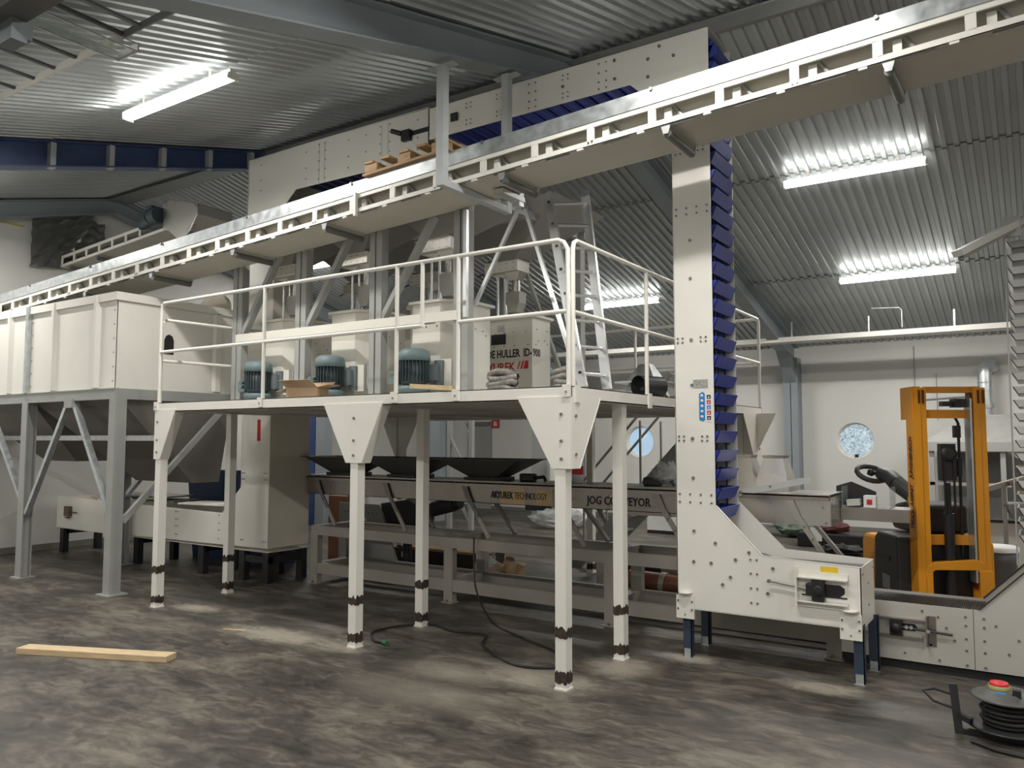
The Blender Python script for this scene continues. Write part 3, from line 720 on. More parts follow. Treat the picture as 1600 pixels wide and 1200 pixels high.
for j in range(3):   # turning corner at the top right
    a = .35+j*.5; cx, cz = .43, 4.62
    b = MB(); px, pz = cx+.2*math.cos(a), cz+.2*math.sin(a)
    b.beam((px, Y0+.03, pz), (px, Y1-.03, pz), .09, .09, (math.cos(a), 0, math.sin(a))); b.build('bucket', BUCK, re_)
b = MB(); b.tube([(.575, Y0+.14, 1.0), (.575, Y0+.14, 4.6)], .008, 6); b.build('chain', BLACK, re_); b = MB(); b.tube([(.575, Y1-.14, 1.0), (.575, Y1-.14, 4.6)], .008, 6); b.build('chain', BLACK, re_)
for (x, y) in ((.36, 1.225), (1.535, 1.225)):
    b = MB(); b.box(x-.07, y-.04, .30, x+.07, y-.02, .47); b.box(x-.045, y-.03, .46, x+.045, y+.0, .50, 0)
    b.lathe((x, y-.035, .49), [(.001, .012), (.05, .01), (.055, 0), (.001, 0)], 14, 0)
    for dx in (-.055, .055):
        for z in (.43, .37): b.bolt(x+dx, y-.04, z, '-y', .008, .007, 1)
    b.bolt(x, y-.04, .33, '-y', .006, .004, 1)
    b.build('leg_bracket', [WHITE, BOLT], re_)
for (x, y) in ((.36, 1.235), (.345, 1.66), (1.575, 1.235), (1.60, 1.64)):
    b = MB(); b.box(x-.033, y-.01, .0, x+.033, y-.004, .40); b.box(x+.027, y-.01, 0, x+.033, y+.05, .40); l = b.build('leg', NAVY, re_)
    b = MB(); b.box(x-.025, y-.014, 0.0, x+.025, y-.01, .07); b.box(x-.035, y-.02, 0, x+.035, y+.05, .006); b.build('foot_shoe', GALV, l)
# tensioner
b = MB(); b.box(1.215, Y0-.004, .565, 1.515, Y0-.001, .575); b.prism([(1.26, .575), (1.47, .575), (1.50, .60), (1.50, .635), (1.47, .655), (1.26, .655)], 'y', Y0-.002, Y0-.0005)
sl = b.build('tension_slot', BLACK, re_)
b = MB(); b.box(1.19, Y0-.05, .69, 1.525, Y0, .698); b.box(1.19, Y0-.012, .69, 1.525, Y0-.002, .735); b.box(1.19, Y0-.05, .525, 1.525, Y0, .533); b.box(1.19, Y0-.012, .49, 1.525, Y0-.002, .533); b.box(1.185, Y0-.06, .50, 1.195, Y0, .76)
b.build('tension_frame', WHITE, sl)
b = MB(); b.tube([(1.005, Y0-.03, .645), (1.29, Y0-.03, .612)], .007, 8); b.bolt(1.0, Y0-.03, .645, '-y', .014, .02); b.build('threaded_rod', BOLT, sl)
b = MB(); b.box(1.29, Y0-.045, .54, 1.375, Y0-.005, .69); b.box(1.25, Y0-.04, .575, 1.3, Y0-.01, .655); b.lathe((1.335, Y0-.045, .615), [(.035, 0), (.035, -.018), (.02, -.02), (.001, -.02)], 16, 0, 'y'); b.build('bearing_block', BLACK, sl, .006)
b = MB(); b.box(1.345, Y0-.003, .735, 1.46, Y0-.001, .775); b.build('yellow_label', YLAB, re_)
b = MB(); b.box(.445, Y0-.003, 2.045, .56, Y0-.001, 2.09+.02); b.build('rating_plate', SLAB, re_)
b = MB(); b.prism([(.49, 1.80), (.52, 1.79), (.535, 1.80), (.535, 2.0), (.52, 2.015), (.49, 2.0)], 'y', Y0-.003, Y0-.001); bl = b.build('safety_label', BLAB, re_)
b = MB()
for k in range(5): b.lathe((.512, Y0-.003, 1.825+k*.04), [(.012, 0), (.012, -.001), (.001, -.001)], 10, 0, 'y')
b.build('pictogram_dots', WLAB, bl)
b = MB(); b.box(.548, Y0-.003, 1.785, .585, Y0-.001, 2.0); sl2 = b.build('safety_label', WLAB, re_)
for k in range(5):
    z = 1.80+k*.04; b = MB(); b.box(.552, Y0-.0045, z, .581, Y0-.003, z+.03); b.prism([(.56, z+.006), (.574, z+.006), (.567, z+.024)], 'y', Y0-.006, Y0-.0045, 1)
    b.build('pictogram', [(BLACK, RED, BLAB, RED, BLACK)[k], WLAB], sl2)
b = MB(); b.box(-1.93, Y0-.02, 4.68, -1.85, Y0, 4.76); b.build('bearing_block', BLACK, re_, .004)

# ---- second elevator, further left
K = 1.043
def L_(x, z): return (2.641+(x-2.641)*K, 1.65+(z-1.65)*K)
le = thing('bucket_elevator', 'white elevator with dark blue buckets running from the long inlet trough under the bin, left', 'elevator', (-5, 1.45, 0))
YA, YB = 1.45, 2.05
LP = [L_(*p) for p in ((-8.94, .40), (-4.44, .45), (-4.45, 4.1), (-4.264, 4.277), (-4.11, 4.41), (-2.22, 4.40), (-2.22, 4.885), (-4.91, 4.90), (-4.93, 1.1), (-5.25, .80), (-8.96, .845))]
b = MB(); b.prism(LP, 'y', YA, YA+.006)
for xs in (-3.75, -3.65, -2.85, -2.72):
    for z in (4.48, 4.58, 4.68, 4.78, 4.86): p = L_(xs, z-.02); b.bolt(p[0], YA, p[1], '-y', .008, .006, 1)
for xs in (-3.95, -3.3, -3.05, -2.35, -4.7): 
    for z in (4.5, 4.62, 4.8): p = L_(xs, z); b.bolt(p[0], YA, p[1], '-y', .008, .006, 1)
for x in (-4.9, -4.87, -4.52, -4.48):
    for z in (.52, 1.2, 1.27, 2.6, 3.4): p = L_(x, z); b.bolt(p[0], YA, p[1], '-y', .009, .006, 1)
for x in (-5.3, -6.1, -6.14, -7.2, -7.25, -7.5, -7.55):
    for z in (.5, .6, .68, .77): p = L_(x, z); b.bolt(p[0], YA, p[1], '-y', .009, .006, 1)
for x in (-3.74, -3.66, -2.83, -2.74): p = L_(x, 4.42); b.box(p[0]-.003, YA-.002, p[1], p[0]+.001, YA+.001, p[1]+.46, 2)
b.build('front_panel', [WHITE, BOLT, GREY], le)
b = MB(); b.prism(LP, 'y', YB-.006, YB); b.build('rear_panel', WHITE, le)
xr = L_(-4.44, 0)[0]; b = MB(); b.box(xr-.006, YA, .40, xr, YB, L_(0, 4.1)[1]); b.build('side_plate', CREAM, le)
xl = L_(-4.93, 0)[0]; b = MB(); b.box(xl, YA, 1.1, xl+.006, YB, L_(0, 4.9)[1]); b.build('side_plate', WHITE, le)
p = L_(-4.91, 4.9); q = L_(-2.22, 4.885); b = MB(); b.box(p[0], YA, p[1]-.006, q[0], YB, p[1]); b.build('top_plate', WHITE, le)
b = MB(); b.box(L_(-8.94, 0)[0], YA, .35, xr, YB, .356); b.build('bottom_plate', CREAM, le)
b = MB(); b.box(L_(-8.94, 0)[0]-.005, YA, .35, L_(-8.94, 0)[0], YB, .80); b.build('end_plate', CREAM, le)
for k in range(13):
    x = L_(-4.0, 0)[0]+k*.1445; bb = MB(); pr = []; zc = L_(0, 4.5)[1]
    for j in range(8):
        a = PI*j/7; pr.append((x-.066*math.cos(a), zc-.06*math.sin(a)))
    bb.prism(pr, 'y', YA+.03, YB-.03); bb.build('bucket', mat('dark blue bucket', (.015, .022, .10), .4), le)
b = MB(); p = L_(-2.5, 4.655); b.box(p[0]-.03, YA-.05, p[1]-.05, p[0]+.08, YA, p[1]+.06); b.tube([(p[0]-.03, YA-.04, p[1]+.03), (p[0]-.15, YA-.06, p[1]+.08)], .025, 10); b.build('bearing_block', BLACK, le)
b = MB(); b.box(p[0]+.08, YA-.003, p[1]-.0, p[0]+.34, YA-.001, p[1]+.05); b.build('tension_slot', BLACK, le)
b = MB(); p = L_(-8.6, .65); b.box(p[0]-.07, YA-.05, p[1]-.07, p[0]+.07, YA, p[1]+.07); b.box(p[0]-.09, YA-.03, p[1]-.1, p[0]+.03, YA, p[1]-.085); b.tube([(p[0], YA-.03, p[1]), (p[0]+.25, YA-.03, p[1]-.01)], .008, 6); b.build('bearing_block', mat('brown bearing', (.16, .11, .075), .6), le)
b = MB(); p = L_(-4.64, 1.63); b.box(p[0]-.02, YA-.004, p[1], p[0]+.035, YA, p[1]+.25); b.build('red_label', RED, le)
for (x, y) in ((-9.30, 1.5), (-9.30, 2.0), (-7.40, 1.5), (-7.36, 2.0), (-6.0, 1.5), (-6.0, 2.0), (-5.22, 1.5), (-5.2, 2.0), (-4.8, 1.5), (-4.8, 2.0)):
    b = MB(); b.box(x-.05, y-.04, 0, x+.05, y+.04, .35 if x < -5.5 else .35); b.build('leg', BLACK, le)
for x in (-9.30, -7.38, -6.0): b = MB(); b.box(x-.05, 1.5, .27, x+.05, 2.0, .35); b.build('leg_crossbar', BLACK, le)
b = MB(); b.box(-5.27, 1.47, .22, -4.75, 1.53, .3); b.build('leg_crossbar', BLACK, le); b = MB(); b.box(-4.83, 1.5, .22, -4.76, 2.0, .3); b.build('leg_crossbar', BLACK, le)
# lids lying on the trough
tr_z = L_(0, .845)[1]
for k, (x, w_, m, dz) in enumerate(((-8.1, 1.0, GALV, 0), (-7.0, .7, DKHOP, 0), (-6.1, .9, WHITE, 0), (-7.6, 1.6, STEELM, .05))):
    b = MB(); b.beam((x-w_/2, 1.7, tr_z+.02+dz), (x+w_/2, 1.72, tr_z+.035+dz), .42, .02)
    tag(b.build('trough_lid', m), ['galvanised lid sheet at the far left end of the inlet trough', 'dark lid sheet on the inlet trough under the bin', 'white lid sheet on the inlet trough beside the platform leg', 'long stained sheet lying on top of the trough lids'][k], 'lid', 'loose lids on the inlet trough')

# ---- third, steel bucket elevator at the right edge
se = thing('bucket_elevator', 'low plain metal elevator boot with a column of shiny steel buckets at the right edge', 'elevator', (2.4, 1.8, 0))
SPN = [(1.35, .06), (2.95, .06), (2.95, 3.1), (2.62, 3.1), (2.62, .85), (2.254, .475), (1.35, .475)]
b = MB(); b.prism(SPN, 'y', 1.80, 1.806)
for x in (2.17, 2.26):
    for z in (.43, .37, .28, .2, .1): b.bolt(x+(.02 if x > 2.2 else 0), 1.80, z-.01, '-y', .009, .007, 1)
for (x, z) in ((1.9, .43), (2.0, .4), (2.05, .33), (2.1, .25), (1.95, .2), (2.0, .1), (1.78, .12), (2.35, .38), (2.42, .2), (2.48, .3)): b.bolt(x, 1.80, z, '-y', .009, .007, 1)
b.box(2.215, 1.798, .06, 2.219, 1.80, .475, 1)
b.build('front_panel', [BOOT, BOLT], se)
b = MB(); b.prism(SPN, 'y', 2.294, 2.30); b.build('rear_panel', BOOT, se)
b = MB(); b.box(1.35, 1.8, .06, 2.95, 2.3, .066); b.build('bottom_plate', GALV, se)
b = MB(); b.box(1.35, 1.82, 0, 2.95, 1.86, .06); b.box(1.35, 2.24, 0, 2.95, 2.28, .06); b.box(1.38, 1.86, 0, 1.44, 2.24, .06); b.build('skid', BLACK, se)
b = MB()
for k in range(70): b.box(1.4+k*.0125, 1.84, .452, 1.408+k*.0125, 2.27, .460)
b.box(1.37, 1.81, .30, 2.25, 2.29, .445); b.build('chain_belt', MATS['dark interior steel'], se)
for y in (1.8, 2.3): b = MB(); b.beam((2.254, y, .478), (2.62, y, .853), .03, .006); b.build('edge_rubber', RUBBER, se)
b = MB(); b.box(1.5, 1.76, .36, 1.93, 1.80, .366); b.box(1.5, 1.76, .235, 1.9, 1.80, .241); b.box(1.925, 1.75, .19, 1.935, 1.80, .40); b.box(1.935, 1.793, .19, 1.985, 1.80, .40)
tf = b.build('tension_frame', STEELM, se)
b = MB(); b.box(1.69, 1.75, .245, 1.77, 1.795, .36); b.lathe((1.73, 1.75, .30), [(.035, 0), (.035, -.02), (.001, -.02)], 16, 0, 'y'); b.prism([(1.77, .28), (1.85, .28), (1.87, .30), (1.85, .33), (1.77, .33)], 'y', 1.797, 1.799); b.build('bearing_block', BLACK, tf)
b = MB(); b.tube([(1.77, 1.77, .305), (2.09, 1.77, .29)], .009, 8); b.build('threaded_rod', MATS['dark interior steel'], tf)
b = MB(); b.bolt(1.80, 1.77, .31, '-y', .014, .014, 0); b.bolt(1.83, 1.77, .31, '-y', .014, .014, 0); b.bolt(1.94, 1.755, .30, '-y', .014, .014, 0); b.build('nut', ALU, tf)
z = .95
while z < 3.05:
    b = MB(); e = .003
    def S(p): return (2.62+p[0], z+p[1])
    o_ = [S((.02, 0)), S((-.088, 0)), S((-.118, .052)), S((-.112, .054)), S((-.084, .004)), S((.02, .004))]
    b.prism(o_, 'y', 1.84, 2.26)
    for yy in (1.84, 2.257): b.prism([S((.02, 0)), S((-.088, 0)), S((-.118, .052)), S((.02, .055))], 'y', yy, yy+e)
    b.build('bucket', BUCKM, se); z += .0925
b = MB(); b.tube([(2.49, 1.83, .8), (2.49, 1.83, 3.1)], .006, 6); b.build('guide_rod', GREY, se)

b = MB(); b.box(2.944, 1.8, .06, 2.95, 2.3, 3.1); b.build('side_plate', BOOT, se)
b = MB(); b.box(2.62, 1.8, 3.1, 2.95, 2.3, 3.106); b.build('top_plate', BOOT, se)
# ================================================================== OVERHEAD BELT CONVEYOR
cv = thing('belt_conveyor', 'long white overhead belt conveyor with ladder-like sides crossing the whole view', 'conveyor', (-3, .33, 3.4))
SL = .052
def zb(x): return 3.70+SL*(x+1.2)
CA, CB = -9.1, 4.6
def bar(mb, y0, y1, z0, z1, xa, xb, m=0):
    mb.prism([(xa, zb(xa)+z0), (xb, zb(xb)+z0), (xb, zb(xb)+z1), (xa, zb(xa)+z1)], 'y', y0, y1, m)
posts = [-8.57+.4775*k for k in range(28)]
for (ya, yb, nme) in ((.33, .345, 'side_frame'), (.835, .85, 'side_frame')):
    b = MB(); bar(b, ya, yb, 0, .042, CA, CB); bar(b, ya, yb, .135, .185, CA, CB)
    bar(b, ya, ya+.03 if ya < .5 else yb, 0, .006, CA, CB); bar(b, ya, ya+.03 if ya < .5 else yb, .179, .185, CA, CB)
    for x in posts: b.box(x-.028, ya, zb(x)+.04, x+.028, yb, zb(x)+.137)
    if ya < .5:
        for x in posts[::3]: b.bolt(x-.015, ya, zb(x)+.025, '-y', .008, .007, 1); b.bolt(x+.015, ya, zb(x)+.03, '-y', .008, .007, 1)
    b.build(nme, [WHITE, BOLT], cv)
for (ya, yb) in ((.322, .33), (.85, .858)):
    b = MB(); bar(b, ya, yb, .170, .285, CA+.05, CB); 
    if ya < .5:
        for x in posts[1::3]: b.bolt(x, ya, zb(x)+.275, '-y', .014, .014, 1)
    b.build('side_cover', [GALV, BOLT], cv)
b = MB(); bar(b, .35, .835, .0, .006, CA, CB); b.build('bottom_tray', BEIGE, cv)
b = MB(); bar(b, .43, .44, .006, .20, CA, CB); b.build('inner_side', BEIGE, cv)
for x in posts: b = MB(); bar(b, .338, .342, -.012, -.004, x+.1, x+.3); b.build('tray_clip', MATS['dark interior steel'], cv)
for x in posts[:-1]: b = MB(); bar(b, .322, .338, -.014, -.001, x+.37, x+.42); b.build('tray_tab', WHITE, cv)
for x in posts[:-1]:
    b = MB(); b.box(x+.075, .375, zb(x)+.006, x+.125, .40, zb(x)+.135); b.build('roller_upright', WHITE, cv)
    b = MB(); b.tube([(x+.135, .40, zb(x)+.15), (x+.23, .425, zb(x)+.02)], .016, 8); b.build('carrying_roller', mat('grey roller', (.30, .30, .28), .5, .3), cv)
for k, x in enumerate((-8.1, -6.8, -5.44, -4.03, -2.72, -.76, .6, 1.99, 3.3)):
    z = zb(x)-.05; b = MB(); b.tube([(x, .36, z), (x, .83, z)], .030, 14); r = b.build('return_roller', mat('dark grey roller', (.17, .165, .155), .5, .3), cv)
    for y in (.34, .84): b = MB(); b.prism([(x-.035, z+.05), (x+.035, z+.05), (x+.018, z-.01), (x-.018, z-.01)], 'y', y-.003, y+.003); b.build('roller_bracket', ALU, r)
b = MB(); b.tube([(-9.12, .34, zb(-9.1)+.1), (-9.12, .84, zb(-9.1)+.1)], .085, 20); b.build('tail_pulley', BLACK, cv)
b = MB(); b.box(-9.2, .3, zb(-9.1)+.04, -8.85, .33, zb(-9.1)+.15); b.build('tail_bracket', WHITE, cv)
b = MB(); b.box(-2.315, .30, zb(-2.3)-.03, -2.29, .33, zb(-2.3)+.18); b.build('splice_plate', WHITE, cv)
b = MB(); b.box(-1.0, .86, 3.62, -.93, .93, 3.74); b.box(-1.02, .6, 3.66, -.92, .93, 3.70); b.build('support_bracket', ALU, cv)
# hanger below the rafter
hg = thing('conveyor_hanger', 'pale grey square-tube hanger looped under the overhead conveyor from the roof rafter', 'hanger', (-1.2, .6, 3.6))
b = MB(); b.box(-1.235, .12, 3.64, -1.165, .19, roofz(.155)-.36+.03); b.build('hanger_post', mat('pale grey tube', (.50, .52, .53), .45, .1), hg)
PG = MATS['pale grey tube']
b = MB(); b.box(-1.235, 1.03, 3.64, -1.165, 1.10, roofz(1.06)-.30+.02); b.build('hanger_post', PG, hg)
b = MB(); b.box(-1.233, .19, 3.642, -1.167, 1.03, 3.695); b.build('cross_tube', PG, hg)
for y in (.155, 1.065):
    b = MB(); zz = roofz(y)-(.30 if y > .5 else .332); b.box(-1.33, y-.04, zz-.006, -1.07, y+.04, zz); b.build('clamp_plate', PG, hg)
# pallet lying on the conveyor
pl = thing('wooden_pallet', 'small brown wooden pallet lying on top of the overhead conveyor', 'pallet', (-1.75, .6, zb(-1.75)+.295))
def pz(x): return zb(x)+.293
for y in (.34, .6, .86):
    for x in (-2.1, -1.72, -1.35): b = MB(); b.box(x-.07, y-.05, pz(x)+.02, x+.07, y+.05, pz(x)+.09); b.build('block', PALW, pl)
for y in (.34, .6, .86): b = MB(); b.beam((-2.2, y, pz(-2.2)+.011), (-1.25, y, pz(-1.25)+.011), .1, .02); b.build('bottom_board', PALW, pl)
for x in (-2.12, -1.93, -1.72, -1.53, -1.33): b = MB(); b.box(x-.05, .28, pz(x)+.095, x+.05, .92, pz(x)+.115); b.build('top_board', PALW, pl)

# ================================================================== SMALL CONVEYOR AT THE LEFT GABLE
c2 = thing('belt_conveyor', 'short white belt conveyor coming through the left gable wall with a shiny discharge hood', 'conveyor', (-8, 1.5, 4.2))
def z2(x): return 4.27+.068*(x+9.68)
def bar2(mb, y0, y1, z0, z1, xa, xb, m=0): mb.prism([(xa, z2(xa)+z0), (xb, z2(xb)+z0), (xb, z2(xb)+z1), (xa, z2(xa)+z1)], 'y', y0, y1, m)
for ya in (1.5, 1.985):
    b = MB(); bar2(b, ya, ya+.015, 0, .04, -9.75, -6.95); bar2(b, ya, ya+.015, .13, .175, -9.75, -7.65)
    for k in range(7): x = -9.7+k*.345; b.box(x-.022, ya, z2(x)+.03, x+.022, ya+.015, z2(x)+.135)
    b.build('side_frame', WHITE, c2)
b = MB(); bar2(b, 1.515, 1.985, 0, .006, -9.75, -6.9); bar2(b, 1.7, 1.71, 0, .15, -9.7, -7.4); b.build('bottom_tray', BEIGE, c2)
b = MB(); bar2(b, 1.52, 1.985, .17, .176, -9.75, -7.7); b.build('top_cover', GALV, c2)
for x in (-9.5, -8.75): b = MB(); b.tube([(x, 1.52, z2(x)-.04), (x, 1.98, z2(x)-.04)], .028, 10); b.build('return_roller', MATS['dark grey roller'], c2)
b = MB(); b.tube([(-7.52, 1.50, z2(-7.5)+.2), (-7.25, 1.42, z2(-7.2)+.2)], .085, 18); b.tube([(-7.25, 1.45, z2(-7.2)+.22), (-7.1, 1.45, z2(-7.2)+.22)], .11, 18); b.tube([(-7.6, 1.5, z2(-7.5)+.18), (-7.5, 1.5, z2(-7.5)+.2)], .065, 14); b.box(-7.35, 1.4, z2(-7.2)+.27, -7.2, 1.52, z2(-7.2)+.36)
b.build('gear_motor', mat('dark teal motor', (.05, .09, .10), .4), c2)
b = MB(); hz = z2(-7.0)
pr = [(-7.05, hz), (-6.95, hz-.02), (-6.65, hz-.22), (-6.45, hz-.1), (-6.3, hz+.1), (-6.3, hz+.24), (-6.6, hz+.33), (-6.95, hz+.4), (-7.08, hz+.38)]
b.prism(pr, 'y', 1.48, 2.02); b.build('discharge_hood', STEEL, c2, .01)
# plastic film over the opening, framed opening in the gable
b = MB()
fz = [(1.0, 4.23), (1.0, 4.98), (1.55, 5.05), (2.05, 4.98), (2.18, 4.80), (2.0, 4.5), (1.55, 4.18)]
cen = (1.5, 4.6); vs = []; n = len(fz)
g = []
for i in range(13):
    for j in range(13):
        y = 1.06+1.1*i/12; zt_ = 4.98+.02*i-(.13 if i > 10 else 0); zb_ = 4.20+.012*i; z = zb_+(zt_-zb_)*j/12
        g.append((XL+.02+.03*abs(math.sin(i*1.7+j*.8))+.03*abs(math.sin(i*.6-j*1.9)), y, z))
b.add(g, [(i*13+j, (i+1)*13+j, (i+1)*13+j+1, i*13+j+1) for i in range(12) for j in range(12)], 0, False)
tag(b.build('plastic_film', PLASD), 'grey plastic film taped over the opening high in the left gable wall', 'plastic sheet')
b = MB(); b.box(XL, .55, 4.78, XL+.006, .98, 4.81); tag(b.build('tape_strip', mat('yellow tape', (.55, .5, .2), .6)), 'faint yellow tape strip on the wall left of the plastic film', 'tape')

# ================================================================== STORAGE BIN
bn = thing('storage_bin', 'large white rectangular bin on grey steel columns at the left edge', 'storage bin', (-7.5, .8, 0))
BX0, BX1, BY0, BY1, BZ0, BZ1 = -9.5, -5.65, .1, 1.62, 2.2, 3.25
b = MB(); b.box(BX0, BY0, BZ0, BX1, BY0+.006, BZ1)
for z in [2.28+.155*k for k in range(7)]: b.bolt(BX1-.05, BY0, z, '-y', .008, .006, 1); b.bolt(-7.49, BY0-.0, z, '-y', .008, .006, 1); b.bolt(-7.60, BY0-.0, z, '-y', .008, .006, 1)
b.build('front_wall', [WHITE, BOLT], bn)
for x in (-8.02, -6.95, -6.03): b = MB(); b.prism([(x-.06, BY0), (x-.025, BY0-.045), (x+.025, BY0-.045), (x+.06, BY0)], 'z', BZ0+.01, BZ1-.01); b.build('wall_rib', WHITE, bn)
b = MB(); b.box(-7.575, BY0-.05, BZ0, -7.515, BY0, BZ1); b.build('wall_joint', GALV, bn)
b = MB(); b.box(BX1-.006, BY0, BZ0, BX1, BY1, BZ1)
for z in [2.3+.2*k for k in range(5)]: b.bolt(BX1, 1.42, z, 'x', .008, .006, 1)
b.build('side_wall', [WHITE, BOLT], bn)
b = MB(); b.prism([(BX1, 1.30), (BX1+.03, 1.33), (BX1+.03, 1.40), (BX1, 1.43)], 'z', BZ0+.02, BZ1-.08); b.build('wall_rib', WHITE, bn)
b = MB(); b.box(BX0, BY1-.006, BZ0, BX1, BY1, BZ1); b.box(BX0, BY0, BZ0, BX0+.006, BY1, BZ1); b.build('back_wall_panel', WHITE, bn)
b = MB(); b.box(BX0, BY0-.03, BZ1-.09, BX1+.03, BY0, BZ1); b.box(BX1+.001, BY0, BZ1-.09, BX1+.03, BY1, BZ1); b.build('top_rim', WHITE, bn)
b = MB(); b.prism([(.66, 2.62), (.78, 2.62), (.78, 2.78), (.76, 2.83), (.72, 2.85), (.68, 2.83), (.66, 2.78)], 'x', BX1, BX1+.004); b.build('sight_slot', BLACK, bn)
b = MB(); b.box(BX0, BY0-.02, BZ0-.12, BX1+.03, BY0+.03, BZ0); b.box(BX0, BY0-.03, BZ0-.012, BX1+.04, BY0-.02, BZ0); b.build('front_girder', GREY, bn)
b = MB(); b.box(BX1-.02, BY0+.03, BZ0-.118, BX1+.028, BY1, BZ0-.002); b.build('side_girder', GREY, bn)
b = MB(); b.box(BX0, BY1-.05, BZ0-.12, BX1, BY1, BZ0); b.build('back_girder', GREY, bn)
def hcol(x, y, z1):
    b = MB(); b.box(x-.065, y-.06, 0, x+.065, y-.048, z1); b.box(x-.065, y+.048, 0, x+.065, y+.06, z1); b.box(x-.006, y-.05, 0, x+.006, y+.05, z1); b.box(x-.1, y-.1, 0, x+.1, y+.1, .012)
    return b.build('column', GREY, bn)
b = MB(); b.box(-5.68, .06, 0, -5.56, .19, BZ0-.12); b.box(-5.74, .02, 0, -5.5, .24, .012); b.build('column', GREY, bn)
hcol(-7.53, .12, BZ0-.12); hcol(-9.4, .12, BZ0-.12); hcol(-7.5, 1.33, BZ0-.12); hcol(-5.63, 1.33, BZ0-.12) if False else None
for (p, q) in (((-6.57, .1, 2.08), (-7.45, .1, .76)), ((-6.47, .1, 2.08), (-5.68, .1, .9)), ((-8.55, .1, 2.08), (-7.6, .1, .95)), ((-5.6, 1.4, 1.98), (-5.6, .2, .76)), ((-7.45, 1.33, .9), (-6.3, 1.33, 1.75))):
    b = MB(); b.beam(p, q, .05, .06, (0, 1, 0)); b.build('brace', GALV if q[0] != -5.6 else GREY, bn)
b = MB(); b.box(-6.6, .05, 2.0, -6.44, .1, 2.1); b.build('brace_plate', GREY, bn)
b = MB(); b.box(-9.4, .52, 1.63, -5.45, .56, 1.69); b.build('tie_bar', GALV, bn)
b = MB(); b.fr((-7.5, .16, -5.66, 1.6), 2.09, (-7.1, 1.25, -5.9, 1.62), 1.12); b.build('funnel', BROWNG, bn)
b = MB(); b.fr((-9.48, .16, -7.56, 1.6), 2.09, (-8.9, 1.0, -8.1, 1.5), 1.35); b.build('funnel', BROWNG, bn)
b = MB(); n = 24
pr = [(-6.08, 3.26)]+[(-5.80+.29*math.cos(PI-PI*k/n), 3.28+.2*math.sin(PI-PI*k/n)) for k in range(n+1)]+[(-5.51, 3.26)]
b.prism([(p_[0]-.15, p_[1]) for p_ in pr], 'y', 1.5, 1.56); tag(b.build('plywood_disc', PLY), 'half-round plywood disc standing at the rear corner of the white bin', 'plywood')
for (x, z, dx) in ((-7.0, .85, .6), (-5.95, .85, .5)):
    t = thing('blue_tub', 'dark blue tub behind the inlet trough, ' + ('left of the platform leg' if x < -6.5 else 'right of the platform leg'), 'tub', (x, 2.45, 0), 'blue tubs')
    b = MB(); b.fr((x-dx/2-.1, 2.2, x+dx/2+.1, 2.75), 1.2, (x-dx/2, 2.25, x+dx/2, 2.7), 0.0, 0, .02); b.box(x-dx/2, 2.25, 0, x+dx/2, 2.7, .02); b.build('tub_body', mat('tub blue', (.02, .045, .12), .5), t)
    b = MB(); b.box(x-dx/2-.12, 2.18, 1.19, x+dx/2+.12, 2.21, 1.23); b.build('rim', MATS['tub blue'], t)

# ================================================================== JOG CONVEYOR AND ITS FRAME
jc = thing('jog_conveyor', 'long stained steel jog conveyor trough with black lettering under the platform', 'conveyor', (-1.6, 1.95, .65))
JX0, JX1, JY0, JY1, JZ0, JZ1 = -4.65, 1.26, 1.95, 2.40, .975, 1.20
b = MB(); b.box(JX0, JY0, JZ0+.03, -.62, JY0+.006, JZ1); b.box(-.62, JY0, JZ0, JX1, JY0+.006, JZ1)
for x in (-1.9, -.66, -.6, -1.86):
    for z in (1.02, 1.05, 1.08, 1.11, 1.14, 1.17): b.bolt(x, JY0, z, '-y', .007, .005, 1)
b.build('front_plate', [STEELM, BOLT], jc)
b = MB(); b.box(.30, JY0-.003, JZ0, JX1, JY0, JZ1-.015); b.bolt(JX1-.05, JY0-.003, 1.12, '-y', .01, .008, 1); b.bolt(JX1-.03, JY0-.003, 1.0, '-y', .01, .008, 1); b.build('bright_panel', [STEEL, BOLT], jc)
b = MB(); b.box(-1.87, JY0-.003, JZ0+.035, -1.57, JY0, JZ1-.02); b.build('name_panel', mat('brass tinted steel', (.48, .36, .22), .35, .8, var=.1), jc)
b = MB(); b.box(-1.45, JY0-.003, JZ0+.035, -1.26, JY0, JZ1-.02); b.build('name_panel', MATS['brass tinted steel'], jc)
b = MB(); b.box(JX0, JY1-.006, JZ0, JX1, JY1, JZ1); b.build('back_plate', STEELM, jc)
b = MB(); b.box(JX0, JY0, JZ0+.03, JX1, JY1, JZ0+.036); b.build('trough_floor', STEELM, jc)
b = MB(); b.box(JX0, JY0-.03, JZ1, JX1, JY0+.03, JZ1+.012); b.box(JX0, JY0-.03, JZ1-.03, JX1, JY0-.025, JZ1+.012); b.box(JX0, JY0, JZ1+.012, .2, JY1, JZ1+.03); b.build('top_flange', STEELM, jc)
b = MB(); b.box(.25, JY0, JZ1+.01, JX1, JY1+.1, JZ1+.02); b.build('top_cover', STEEL, jc)
b = MB(); b.box(JX1, JY0+.0, JZ0, JX1+.006, JY1, JZ1); b.build('end_plate', STEEL, jc)
text('lettering', 'AKYUREK', .095, (-1.978, JY0-.006, 1.065), ROT_F, BLACK, jc, 1, .001, .002, width=.27)
text('lettering', 'TECHNOLOGY', .095, (-1.695, JY0-.006, 1.065), ROT_F, mat('thin brown lettering', (.1, .06, .04), .5), jc, 1, .001, -.0004, width=.375)
text('lettering', 'JOG CONVEYOR', .105, (-.885, JY0-.005, 1.055), ROT_F, BLACK, jc, 1, .001, .002, width=.645)
